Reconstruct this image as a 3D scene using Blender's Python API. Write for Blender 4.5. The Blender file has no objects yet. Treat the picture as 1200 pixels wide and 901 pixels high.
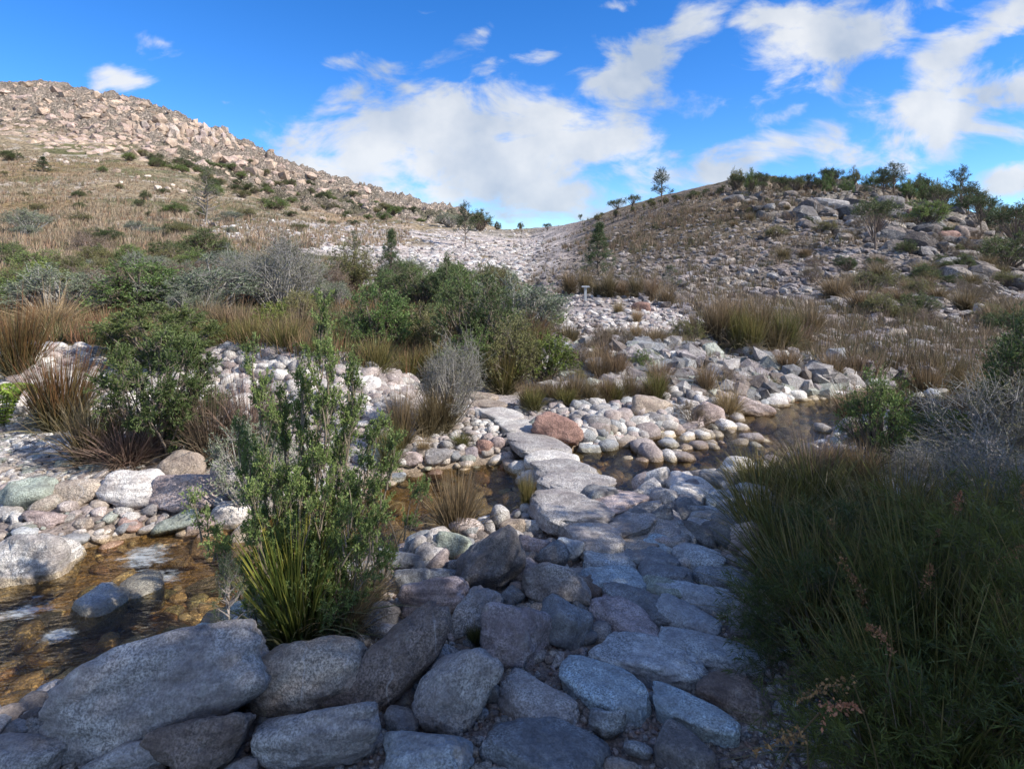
import bpy, math, random
import numpy as np

# ------------------------------------------------------------------ camera, light, exposure
SC = bpy.context.scene
F = 715.0; HORIZ = 300.0; ZC = 1.75           # focal length and horizon in photo pixels, eye height above the water
cam_d = bpy.data.cameras.new('camera'); cam = bpy.data.objects.new('camera', cam_d)
SC.collection.objects.link(cam)
cam.location = (0, 0, ZC); cam.rotation_euler = (math.radians(90), 0, 0)
cam_d.sensor_width = 36; cam_d.lens = F / 1200 * 36; cam_d.shift_y = -(450.5 - HORIZ) / 1200
cam_d.clip_end = 3000; cam_d.clip_start = 0.05
SC.camera = cam
SUN_AZ, SUN_EL = 108.0, 38.0
sun_d = bpy.data.lights.new('sun', 'SUN'); sun = bpy.data.objects.new('sun', sun_d)
sun_d.energy = 4.8; sun_d.angle = math.radians(0.5); sun_d.color = (1.0, 0.93, 0.84)
sun.rotation_euler = (math.radians(90 - SUN_EL), 0, math.radians(180 - SUN_AZ) )
SC.collection.objects.link(sun)
SC.view_settings.view_transform = 'Standard'; SC.view_settings.look = 'None'
SC.view_settings.exposure = 0.6; SC.view_settings.gamma = 1.0; SC.view_settings.use_curve_mapping = False
cy = SC.cycles
cy.use_denoising = True; cy.max_bounces = 6; cy.diffuse_bounces = 3; cy.glossy_bounces = 2
cy.transmission_bounces = 4; cy.transparent_max_bounces = 8; cy.caustics_reflective = False; cy.caustics_refractive = False
cy.use_adaptive_sampling = True; cy.adaptive_threshold = 0.02

W = bpy.data.worlds.new('World'); SC.world = W; W.use_nodes = True
nt = W.node_tree; nt.nodes.clear()
def N(t, **k):
    n = nt.nodes.new(t)
    for a, b in k.items(): setattr(n, a, b)
    return n
def math_n(op, a, b=None, c=None, clamp=False):
    n = N('ShaderNodeMath', operation=op); n.use_clamp = clamp
    for i, v in enumerate((a, b, c)):
        if v is None: continue
        if isinstance(v, (int, float)): n.inputs[i].default_value = v
        else: nt.links.new(v, n.inputs[i])
    return n.outputs[0]
sky = N('ShaderNodeTexSky', sky_type='NISHITA')
sky.sun_disc = False; sky.sun_elevation = math.radians(SUN_EL); sky.sun_rotation = math.radians(SUN_AZ)
sky.altitude = 1500; sky.air_density = 1.0; sky.dust_density = 0.05; sky.ozone_density = 3.0
hs = N('ShaderNodeHueSaturation'); hs.inputs['Saturation'].default_value = 1.30; hs.inputs['Value'].default_value = 1.0
nt.links.new(sky.outputs[0], hs.inputs['Color'])
bg = N('ShaderNodeBackground'); bg.inputs['Strength'].default_value = 0.125
tint = N('ShaderNodeMix', data_type='RGBA', blend_type='MULTIPLY'); tint.inputs[0].default_value = 1; tint.inputs[7].default_value = (.80, .95, 1.20, 1)
nt.links.new(hs.outputs[0], tint.inputs[6]); nt.links.new(tint.outputs[2], bg.inputs['Color'])
tc = N('ShaderNodeTexCoord'); sep = N('ShaderNodeSeparateXYZ'); nt.links.new(tc.outputs['Generated'], sep.inputs[0])
dy = math_n('MAXIMUM', sep.outputs['Y'], 0.06)
U = math_n('DIVIDE', sep.outputs['X'], dy); V = math_n('DIVIDE', sep.outputs['Z'], dy)
comb = N('ShaderNodeCombineXYZ'); nt.links.new(U, comb.inputs[0]); nt.links.new(V, comb.inputs[1])
# clouds as soft ellipses on the sky: (x, y, half width, half height, tilt, weight) measured in the photo
CL = [(430,178,95,50,5,1.05),(535,160,90,50,0,1.15),(650,172,85,52,0,1.15),(560,200,190,46,-3,1.1),(640,225,160,34,0,0.95),(720,205,75,32,0,0.8),
      (600,250,150,20,0,0.5),(880,192,75,26,12,0.85),(790,180,45,20,0,0.45),
      (735,78,85,32,28,0.9),(800,40,70,28,35,0.7),(930,65,110,52,20,0.8),(1010,35,110,38,15,0.85),(905,20,80,26,10,0.6),
      (1110,130,120,48,18,1.05),(1170,105,90,40,20,1.0),(1060,160,70,28,10,0.9),(1150,40,110,34,25,0.85),(1195,210,50,22,10,0.8),(930,130,60,16,15,0.5),
      (192,52,48,22,-15,0.6),(140,90,50,18,-18,0.62),(262,117,20,9,-10,0.45),(485,103,42,20,0,0.66),(455,72,50,20,-10,0.5),(390,72,40,16,0,0.45),
      (640,62,48,20,10,0.6),(563,45,34,24,20,0.5),(722,2,50,12,0,0.7),(500,15,40,14,0,0.35)]
E = None
nzd = N('ShaderNodeTexNoise'); nzd.inputs['Scale'].default_value = 7; nzd.inputs['Detail'].default_value = 3
nt.links.new(comb.outputs[0], nzd.inputs['Vector'])
wv = N('ShaderNodeVectorMath', operation='MULTIPLY_ADD'); nt.links.new(nzd.outputs['Color'], wv.inputs[0]); wv.inputs[1].default_value = (0.07, 0.05, 0)
wv0 = N('ShaderNodeVectorMath', operation='ADD'); nt.links.new(comb.outputs[0], wv0.inputs[0]); wv0.inputs[1].default_value = (-0.035, -0.025, 0)
nt.links.new(wv0.outputs[0], wv.inputs[2])
for (x, y, w, h, a, k) in CL:
    m = N('ShaderNodeMapping', vector_type='TEXTURE')
    m.inputs['Location'].default_value = ((x - 600) / F, (HORIZ - y) / F, 0)
    m.inputs['Rotation'].default_value = (0, 0, math.radians(a)); m.inputs['Scale'].default_value = (w / F, h / F, 1)
    nt.links.new(wv.outputs[0], m.inputs['Vector'])
    l = N('ShaderNodeVectorMath', operation='LENGTH'); nt.links.new(m.outputs[0], l.inputs[0])
    e = math_n('MULTIPLY_ADD', l.outputs['Value'], -0.62 , (k * .9 + .25 if (x > 780 and w > 45) else k * .9 + .24 if w > 80 else k * .9 + .16))
    E = e if E is None else math_n('MAXIMUM', E, e)
nz = N('ShaderNodeTexNoise'); nz.inputs['Scale'].default_value = 8.5; nz.inputs['Detail'].default_value = 10; nz.inputs['Roughness'].default_value = 0.58
nz.inputs['Distortion'].default_value = 0.4
sv = N('ShaderNodeVectorMath', operation='MULTIPLY'); sv.inputs[1].default_value = (0.8, 1.4, 1); nt.links.new(comb.outputs[0], sv.inputs[0])
nt.links.new(sv.outputs[0], nz.inputs['Vector'])
dn = math_n('MULTIPLY_ADD', nz.outputs[0], 2.9, -1.72)
den = math_n('ADD', E, dn)
mr = N('ShaderNodeMapRange', interpolation_type='SMOOTHSTEP'); mr.inputs['From Min'].default_value = 0.0; mr.inputs['From Max'].default_value = 0.62
nt.links.new(den, mr.inputs['Value'])
front = math_n('MULTIPLY', math_n('GREATER_THAN', sep.outputs['Y'], 0.07), math_n('LESS_THAN', V, 0.62))
# unseen broken cloud added overhead and behind the viewpoint to lighten the shade
nzb = N('ShaderNodeTexNoise'); nzb.inputs['Scale'].default_value = 2.6; nzb.inputs['Detail'].default_value = 6; nt.links.new(tc.outputs['Generated'], nzb.inputs['Vector'])
mrb = N('ShaderNodeMapRange', interpolation_type='SMOOTHSTEP'); mrb.inputs['From Min'].default_value = 0.47; mrb.inputs['From Max'].default_value = 0.62; nt.links.new(nzb.outputs[0], mrb.inputs['Value'])
up_ = math_n('GREATER_THAN', sep.outputs['Z'], 0.0)
back = math_n('MULTIPLY', math_n('MULTIPLY', math_n('SUBTRACT', 1.0, front), up_), mrb.outputs[0])
mask = math_n('MULTIPLY', math_n('ADD', math_n('MULTIPLY', mr.outputs[0], front), back), 0.93)
nz2 = N('ShaderNodeTexNoise'); nz2.inputs['Scale'].default_value = 5; nz2.inputs['Detail'].default_value = 6
nt.links.new(comb.outputs[0], nz2.inputs['Vector'])
cr = N('ShaderNodeValToRGB'); cr.color_ramp.elements[0].position = 0.35; cr.color_ramp.elements[0].color = (0.46, 0.54, 0.66, 1)
cr.color_ramp.elements[1].position = 0.60; cr.color_ramp.elements[1].color = (0.84, 0.86, 0.88, 1)
nt.links.new(nz2.outputs[0], cr.inputs[0])
bg2 = N('ShaderNodeBackground'); nt.links.new(math_n('MULTIPLY_ADD', back, 0.3, 0.70), bg2.inputs['Strength']); nt.links.new(cr.outputs[0], bg2.inputs['Color'])
mx = N('ShaderNodeMixShader'); nt.links.new(mask, mx.inputs[0]); nt.links.new(bg.outputs[0], mx.inputs[1]); nt.links.new(bg2.outputs[0], mx.inputs[2])
wo = N('ShaderNodeOutputWorld'); nt.links.new(mx.outputs[0], wo.inputs['Surface'])

# ------------------------------------------------------------------ numpy helpers
rng = np.random.default_rng(7)
def _h(*a):
    v = np.zeros_like(a[0], dtype=np.uint32)
    for i, c in enumerate(a):
        v = v ^ (c.astype(np.int64).astype(np.uint32) * np.uint32([374761393, 668265263, 2147483647, 1274126177][i] | 1))
        v = (v ^ (v >> np.uint32(13))) * np.uint32(1274126177)
    v = v ^ (v >> np.uint32(16))
    return (v & np.uint32(0xffffff)).astype(np.float64) / 0xffffff
def vn2(x, y, s=0):
    xi = np.floor(x); yi = np.floor(y); fx = x - xi; fy = y - yi
    fx = fx * fx * (3 - 2 * fx); fy = fy * fy * (3 - 2 * fy)
    S = np.full_like(xi, s)
    a = _h(xi, yi, S); b = _h(xi + 1, yi, S); c = _h(xi, yi + 1, S); d = _h(xi + 1, yi + 1, S)
    return (a * (1 - fx) + b * fx) * (1 - fy) + (c * (1 - fx) + d * fx) * fy
def fbm2(x, y, o=4, s=0):
    t = 0; a = 0.5; n = 0
    for i in range(o):
        t = t + a * vn2(x * 2 ** i + 17.3 * i, y * 2 ** i - 9.1 * i, s + i); n += a; a *= 0.5
    return t / n
def vn3(p, s=0):
    pi = np.floor(p); f = p - pi; f = f * f * (3 - 2 * f); S = np.full(len(p), s, float)
    r = 0
    for dx in (0, 1):
        for dy_ in (0, 1):
            for dz in (0, 1):
                w = (f[:, 0] if dx else 1 - f[:, 0]) * (f[:, 1] if dy_ else 1 - f[:, 1]) * (f[:, 2] if dz else 1 - f[:, 2])
                r = r + w * _h(pi[:, 0] + dx, pi[:, 1] + dy_, pi[:, 2] + dz, S)
    return r
def fbm3(p, o=3, s=0):
    t = 0; a = 0.5; n = 0
    for i in range(o):
        t = t + a * vn3(p * 2 ** i + 5.7 * i, s + i); n += a; a *= 0.5
    return t / n
def sst(a, b, x):
    t = np.clip((x - a) / (b - a), 0, 1); return t * t * (3 - 2 * t)

def mesh(name, verts, faces, cols=None, smooth=False):
    """verts (n,3); faces: (m,k) int array or list of such arrays; cols (n,3) linear"""
    me = bpy.data.meshes.new(name)
    if isinstance(faces, np.ndarray): faces = [faces]
    nv = len(verts); me.vertices.add(nv); me.vertices.foreach_set('co', np.asarray(verts, np.float32).ravel())
    nl = sum(f.size for f in faces); npoly = sum(len(f) for f in faces)
    me.loops.add(nl); me.loops.foreach_set('vertex_index', np.concatenate([f.ravel() for f in faces]).astype(np.int32))
    tot = np.concatenate([np.full(len(f), f.shape[1]) for f in faces]); st = np.concatenate([[0], np.cumsum(tot)[:-1]])
    me.polygons.add(npoly); me.polygons.foreach_set('loop_start', st.astype(np.int32)); me.polygons.foreach_set('loop_total', tot.astype(np.int32))
    me.polygons.foreach_set('use_smooth', np.full(npoly, smooth))
    me.update(calc_edges=True)
    if cols is not None:
        at = me.color_attributes.new('col', 'FLOAT_COLOR', 'POINT')
        c = np.ones((nv, 4), np.float32); c[:, :3] = cols; at.data.foreach_set('color', c.ravel())
    return me
def link(o, parent=None):
    SC.collection.objects.link(o)
    if parent is not None: o.parent = parent
    return o
def obj(name, me, mat=None, parent=None, loc=(0, 0, 0)):
    o = bpy.data.objects.new(name, me); o.location = loc
    if mat is not None and len(me.materials) == 0: me.materials.append(mat)
    return link(o, parent)
def tag(o, label=None, cat=None, group=None, kind=None):
    if label: o['label'] = label
    if cat: o['category'] = cat
    if group: o['group'] = group
    if kind: o['kind'] = kind
    return o

# ------------------------------------------------------------------ terrain height
YN = np.array([7, 9.5, 13, 20, 30, 45, 70, 110, 160, 205, 270, 400.])
PT = {-400: [455,400,360,335,315,290,255,215,178,148,90,130],
      0:    [460,405,368,340,318,296,262,222,185,155,101,140],
      60:   [460,408,370,340,317,295,262,225,190,160,97,145],
      130:  [460,410,370,341,316,294,262,229,197,168,112,150],
      200:  [462,412,372,342,318,292,262,235,205,182,131,175],
      250:  [463,412,373,344,320,294,265,243,220,200,149,190],
      300:  [463,412,374,345,322,296,268,250,232,216,172,210],
      350:  [464,413,375,345,324,300,272,256,243,232,196,230],
      400:  [465,415,376,346,326,304,280,262,252,243,213,240],
      500:  [468,420,380,350,330,310,290,272,264,258,239,262],
      545:  [469,424,383,351,332,314,294,276,268,263,249,275],
      575:  [469,425,384,352,334,315,296,278,269,268,266,280],
      620:  [470,418,380,354,336,316,298,280,268,275,285,295],
      670:  [471,396,370,348,330,304,280,263,264,275,285,295],
      700:  [471,392,367,345,322,296,268,252,262,275,290,300],
      750:  [471,392,366,344,316,284,248,238,255,270,290,300],
      800:  [471,398,370,344,312,272,226,226,250,270,290,300],
      860:  [472,404,373,343,307,262,212,225,250,270,290,300],
      920:  [474,410,376,342,303,256,209,225,250,270,290,300],
      1000: [474,418,380,340,300,254,214,235,255,275,290,300],
      1060: [472,422,383,341,300,258,226,245,260,280,290,300],
      1120: [468,425,386,343,303,266,246,262,270,280,290,300],
      1200: [468,428,390,350,312,284,272,280,285,290,295,300],
      1700: [468,430,395,355,320,292,278,285,290,295,300,300]}
_px = np.array(sorted(PT)); _t = np.array([PT[k] for k in _px], float)
_zt = ZC + (HORIZ - _t) / F * YN[None, :]
GP = np.linspace(-400, 1700, 421); LY = np.linspace(math.log(7), math.log(400), 260)
_a = np.stack([np.interp(GP, _px, _zt[:, j]) for j in range(len(YN))], 1)
_g = np.stack([np.interp(LY, np.log(YN), _a[i]) for i in range(len(GP))], 0)
def blur(g, n0, n1):
    for ax, n in ((0, n0), (1, n1)):
        for _ in range(n):
            p = np.pad(g, [(1, 1) if i == ax else (0, 0) for i in range(2)], 'edge')
            g = (p[:-2] + 2 * p[1:-1] + p[2:]) / 4 if ax == 0 else (p[:, :-2] + 2 * p[:, 1:-1] + p[:, 2:]) / 4
    return g
_g = blur(_g, 5, 7)
CHN = [(-5.0, 2.1, .85), (-3.6, 2.4, .85), (-2.5, 2.78, .76), (-2.0, 3.2, .68), (-1.5, 3.55, .5), (-.95, 3.95, .5), (-.45, 4.45, .56), (.2, 4.75, .46), (.9, 5.05, .56), (1.9, 5.6, .60), (2.8, 6.3, .48), (3.8, 7.1, .5), (5.5, 7.9, .6), (8, 8.3, .6)]
def chan(X, Y):
    """signed distance to the creek's edge in metres, negative in the water"""
    best = np.full(np.shape(X), 1e9)
    for (x0, y0, w0), (x1, y1, w1) in zip(CHN[:-1], CHN[1:]):
        dx, dy_ = x1 - x0, y1 - y0; t = np.clip(((X - x0) * dx + (Y - y0) * dy_) / (dx * dx + dy_ * dy_), 0, 1)
        best = np.minimum(best, np.hypot(X - x0 - t * dx, Y - y0 - t * dy_) - (w0 + (w1 - w0) * t))
    return best
def to_px(X, Y):
    return np.clip(600 + X / np.maximum(Y, .4) * F, -400, 1700)
def smooth_z(X, Y):
    px = to_px(X, Y); ly = np.log(np.clip(Y, 7, 399.9))
    a = (px + 400) / 2100 * 420; b = (ly - LY[0]) / (LY[-1] - LY[0]) * 259
    i = np.clip(a.astype(int), 0, 419); j = np.clip(b.astype(int), 0, 258); fa = a - i; fb = b - j
    far = (_g[i, j] * (1 - fa) + _g[i + 1, j] * fa) * (1 - fb) + (_g[i, j + 1] * (1 - fa) + _g[i + 1, j + 1] * fa) * fb
    near = 0.10 + 0.03 * np.clip(Y - 5, 0, 2) * (X < 1)
    w = sst(6.0, 7.6, Y); z = near * (1 - w) + far * w
    # rubble embankment on the far left bank
    r = np.exp(-((Y - 7.1 - 0.25 * np.sin(X * 1.3)) / .50) ** 2) * sst(-1.0, -1.6, X) * sst(-6.5, -5.4, X) * (0.36 + 0.10 * np.sin(X * 2.1 + 1))
    z = z + r
    d = chan(X, Y); c = sst(0.22, -0.3, d)
    return z * (1 - c) + (-0.20) * c
def rockmask(X, Y):
    px = to_px(X, Y); ys = np.interp(px, [-400, 0, 150, 250, 350, 450, 560, 600], [195, 200, 195, 165, 150, 150, 200, 900])
    return sst(0, 25, Y - ys + 24 * (fbm2(X / 30, Y / 30, 3, 5) - .5)) * (px < 600)
def terr(X, Y):
    X = np.asarray(X, float); Y = np.asarray(Y, float)
    z = smooth_z(X, Y); px = to_px(X, Y)
    z = z + 0.05 * (fbm2(X / .5, Y / .5, 3, 1) - .5) * sst(-.3, .1, chan(X, Y))
    m = sst(8, 14, Y)
    if np.any(Y > 7.5):
        z = z + m * (0.16 * (fbm2(X / 1.3, Y / 1.3, 3, 2) - .5) + sst(20, 60, Y) * (1.3 * (fbm2(X / 9, Y / 9, 4, 3) - .5)))
        k = rockmask(X, Y)
        rid = 1 - np.abs(2 * fbm2(X / 9, Y / 22, 4, 8) - 1)
        cell = fbm2(X / 2.6, Y / 5, 2, 12)
        r2 = 1 - np.abs(2 * fbm2((X + .5 * Y) / 3.4, (Y - .3 * X) / 9, 3, 18) - 1)
        z = z + k * (6.5 * (rid - .75) + 4.2 * (np.round(cell * 5) / 5 - .5) + 3.0 * (r2 - .7)) + sst(80, 150, Y) * (px < 620) * 2.2 * (fbm2(X / 26, Y / 26, 3, 4) - .5)
        # broken rock face of the creek bluff
        kb = sst(640, 690, px) * sst(1060, 980, px) * sst(7.5, 7.9, Y) * sst(10.2, 9.2, Y)
        z = z + kb * .55 * (np.round(5 * fbm2(X / .8, Y / .5, 3, 41)) / 5 - .5) + kb * .18 * (fbm2(X / .2, Y / .2, 2, 43) - .5)
        # rocky outcrops on the right hill
        k2 = sst(800, 900, px) * sst(38, 48, Y) * sst(90, 70, Y)
        rr = fbm2(X / 2.4, Y / 3, 3, 21)
        z = z + k2 * 2.3 * (np.round(rr * 4) / 4 - .5)
    return z
_YS = np.exp(np.linspace(math.log(1.2), math.log(330), 900))
def hitn(px, py):
    """where the sight line through a photo pixel meets the ground: X, Y"""
    px = np.atleast_1d(np.asarray(px, float)); py = np.atleast_1d(np.asarray(py, float)); out = np.zeros(len(px))
    for s in range(0, len(px), 3000):
        p = px[s:s + 3000, None]; q = py[s:s + 3000, None]; Y = _YS[None, :] + 0 * p
        X = (p - 600) / F * Y; zr = ZC + (HORIZ - q) / F * Y
        hit = zr <= smooth_z(X, Y); i = np.argmax(hit, 1); i[~hit.any(1)] = -1
        i[i == 0] = 1
        out[s:s + 3000] = np.where(i > 0, _YS[i], -1)
    return (px - 600) / F * out, out
def ground(px, py):
    X, Y = hitn(px, py)
    if Y[0] < 0:   # grazing over the skyline: step down to the ground just below
        for d in range(1, 40):
            X, Y = hitn(px, py + d)
            if Y[0] > 0: break
    return float(X[0]), float(Y[0]), float(terr(X, Y)[0])

# ------------------------------------------------------------------ materials
def mat(name): 
    m = bpy.data.materials.new(name); m.use_nodes = True; t = m.node_tree; t.nodes.clear(); return m, t
class G:
    def __init__(s, t): s.t = t
    def n(s, ty, **k):
        n = s.t.nodes.new(ty)
        for a, b in k.items(): setattr(n, a, b)
        return n
    def l(s, a, b): s.t.links.new(a, b)
    def m(s, op, a, b=None, c=None, clamp=False):
        n = s.n('ShaderNodeMath', operation=op); n.use_clamp = clamp
        for i, v in enumerate((a, b, c)):
            if v is None: continue
            if isinstance(v, (int, float)): n.inputs[i].default_value = v
            else: s.l(v, n.inputs[i])
        return n.outputs[0]
    def noise(s, vec, sc, det=4, ro=.5, out=0):
        n = s.n('ShaderNodeTexNoise'); n.inputs['Scale'].default_value = sc; n.inputs['Detail'].default_value = det; n.inputs['Roughness'].default_value = ro
        s.l(vec, n.inputs['Vector']); return n.outputs[out]
    def rng(s, v, a, b, c=0, d=1, sm=True):
        n = s.n('ShaderNodeMapRange'); n.interpolation_type = 'SMOOTHSTEP' if sm else 'LINEAR'
        for k, x in zip(('From Min', 'From Max', 'To Min', 'To Max'), (a, b, c, d)): n.inputs[k].default_value = x
        s.l(v, n.inputs['Value']); return n.outputs[0]
    def mix(s, f, a, b, bt='MIX'):
        n = s.n('ShaderNodeMix', data_type='RGBA', blend_type=bt)
        for i, v in ((0, f), (6, a), (7, b)):
            if isinstance(v, (int, float)): n.inputs[i].default_value = v
            elif isinstance(v, tuple): n.inputs[i].default_value = v + (1,) if len(v) == 3 else v
            else: s.l(v, n.inputs[i])
        return n.outputs[2]
def rock_mat(name, use_obj, scale=1.0, wet=True, bump=1.0, contrast=1.0):
    m, t = mat(name); g = G(t)
    geo = g.n('ShaderNodeNewGeometry'); pos = geo.outputs['Position']
    if use_obj:
        oi = g.n('ShaderNodeObjectInfo'); base = oi.outputs['Color']
        # offset the pattern per object
        va = g.n('ShaderNodeVectorMath', operation='SCALE'); cb = g.n('ShaderNodeCombineXYZ')
        g.l(oi.outputs['Random'], cb.inputs[0]); cb.inputs[1].default_value = .7; cb.inputs[2].default_value = .2
        g.l(cb.outputs[0], va.inputs[0]); va.inputs['Scale'].default_value = 13
        vb = g.n('ShaderNodeVectorMath', operation='ADD'); g.l(pos, vb.inputs[0]); g.l(va.outputs[0], vb.inputs[1]); vec = vb.outputs[0]
    else:
        at = g.n('ShaderNodeAttribute', attribute_name='col'); base = at.outputs['Color']; vec = pos
    grain = g.noise(vec, 135 * scale, 3, .7); mid = g.noise(vec, 22 * scale, 5, .65); big = g.noise(vec, 5 * scale, 4, .6)
    med = g.noise(vec, 70 * scale, 4, .7)
    gs = g.rng(big, .35, .65, .25, 1.0); c = g.mix(gs, (1, 1, 1), g.mix(g.rng(grain, .36, .64), tuple([1 - .50 * contrast] * 3), tuple([1 + .50 * contrast] * 3)))
    c1 = g.mix(1.0, base, c, 'MULTIPLY')
    c1 = g.mix(1.0, c1, g.mix(g.rng(med, .3, .7), (.78, .77, .76), (1.22, 1.22, 1.2)), 'MULTIPLY')
    c2 = g.mix(1.0, c1, g.mix(g.rng(mid, .3, .7), (.82, .80, .79), (1.16, 1.16, 1.16)), 'MULTIPLY')
    c3 = g.mix(1.0, c2, g.mix(g.rng(big, .3, .7), (.76, .72, .72), (1.2, 1.2, 1.18)), 'MULTIPLY')
    # pale lichen and dark weather stains
    li = g.m('MULTIPLY', g.rng(g.noise(vec, 9 * scale, 8, .72), .56, .70), .30)
    c4 = g.mix(li, c3, (.50, .51, .46))
    st = g.m('MULTIPLY', g.rng(g.noise(vec, 4.3 * scale, 8, .7), .56, .74), .5)
    c5 = g.mix(st, c4, (.085, .075, .065))
    # quartz veins: thin lines where a distorted wave crests
    wv = g.n('ShaderNodeTexWave'); wv.inputs['Scale'].default_value = 1.7 * scale; wv.inputs['Distortion'].default_value = 9; wv.inputs['Detail'].default_value = 3; wv.inputs['Detail Scale'].default_value = 1.3
    g.l(vec, wv.inputs['Vector'])
    if use_obj:   # some stones are layered
        lm = g.n('ShaderNodeMapping'); lm.inputs['Scale'].default_value = (5, 5, 46); g.l(vec, lm.inputs[0])
        lr = g.n('ShaderNodeCombineXYZ'); g.l(g.m('MULTIPLY', oi.outputs['Random'], 5.0), lr.inputs[0]); g.l(g.m('MULTIPLY', oi.outputs['Random'], 9.0), lr.inputs[1]); g.l(lr.outputs[0], lm.inputs['Rotation'])
        lay = g.noise(lm.outputs[0], 1.0, 3, .6); ls = g.rng(g.m('FRACT', g.m('MULTIPLY', oi.outputs['Random'], 7.3)), .35, .9, 0, .8)
        c5 = g.mix(ls, c5, g.mix(1.0, c5, g.mix(g.rng(lay, .35, .65), (.62, .6, .6), (1.3, 1.28, 1.25)), 'MULTIPLY'))
    c5 = g.mix(g.m('MULTIPLY', g.rng(wv.outputs['Fac'], .990, 1.0), g.rng(big, .5, .62, 0, .32)), c5, (.62, .6, .58))
    rough = .78
    bs = g.n('ShaderNodeBsdfPrincipled')
    if wet:
        sp = g.n('ShaderNodeSeparateXYZ'); g.l(pos, sp.inputs[0])
        wz = g.m('ADD', sp.outputs['Z'], g.m('MULTIPLY', mid, -.05)); wf = g.rng(wz, .0, .02, 1, 0)
        c5 = g.mix(wf, c5, g.mix(1.0, c5, (.72, .64, .50), 'MULTIPLY'))
        g.l(g.rng(wf, 0, 1, .78, .25), bs.inputs['Roughness'])
    else: bs.inputs['Roughness'].default_value = rough
    g.l(c5, bs.inputs['Base Color']); bs.inputs['Specular IOR Level'].default_value = .35
    hh = g.m('ADD', g.m('MULTIPLY', mid, .9), g.m('ADD', g.m('MULTIPLY', grain, .16), g.m('MULTIPLY', med, .35)))
    b = g.n('ShaderNodeBump'); b.inputs['Strength'].default_value = .8 * bump; b.inputs['Distance'].default_value = .022 / scale
    g.l(hh, b.inputs['Height']); g.l(b.outputs[0], bs.inputs['Normal'])
    o = g.n('ShaderNodeOutputMaterial'); g.l(bs.outputs[0], o.inputs[0]); return m
M_ROCK = rock_mat('rock', True); M_ROCKV = rock_mat('loose_rock', False)
M_FAR = rock_mat('far_rock', False, .14, False)
def leaf_mat(name, trans=.25, rough=.55, var=.5):
    m, t = mat(name); g = G(t); at = g.n('ShaderNodeAttribute', attribute_name='col'); oi = g.n('ShaderNodeObjectInfo')
    hs = g.n('ShaderNodeHueSaturation'); g.l(at.outputs['Color'], hs.inputs['Color'])
    g.l(g.rng(oi.outputs['Random'], 0, 1, .48, .515, False), hs.inputs['Hue']); g.l(g.rng(oi.outputs['Random'], 0, 1, 1.2, .8, False), hs.inputs['Value'])
    bs = g.n('ShaderNodeBsdfPrincipled'); bs.inputs['Roughness'].default_value = rough; bs.inputs['Specular IOR Level'].default_value = .3
    g.l(hs.outputs[0], bs.inputs['Base Color'])
    tr = g.n('ShaderNodeBsdfTranslucent'); g.l(hs.outputs[0], tr.inputs['Color'])
    mx = g.n('ShaderNodeMixShader'); mx.inputs[0].default_value = trans; g.l(bs.outputs[0], mx.inputs[1]); g.l(tr.outputs[0], mx.inputs[2])
    o = g.n('ShaderNodeOutputMaterial'); g.l(mx.outputs[0], o.inputs[0]); return m
M_LEAF = leaf_mat('foliage'); M_BLADE = leaf_mat('rush_blades', .3, .5); M_TWIG = leaf_mat('bark_and_twigs', 0.0, .8)
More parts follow.
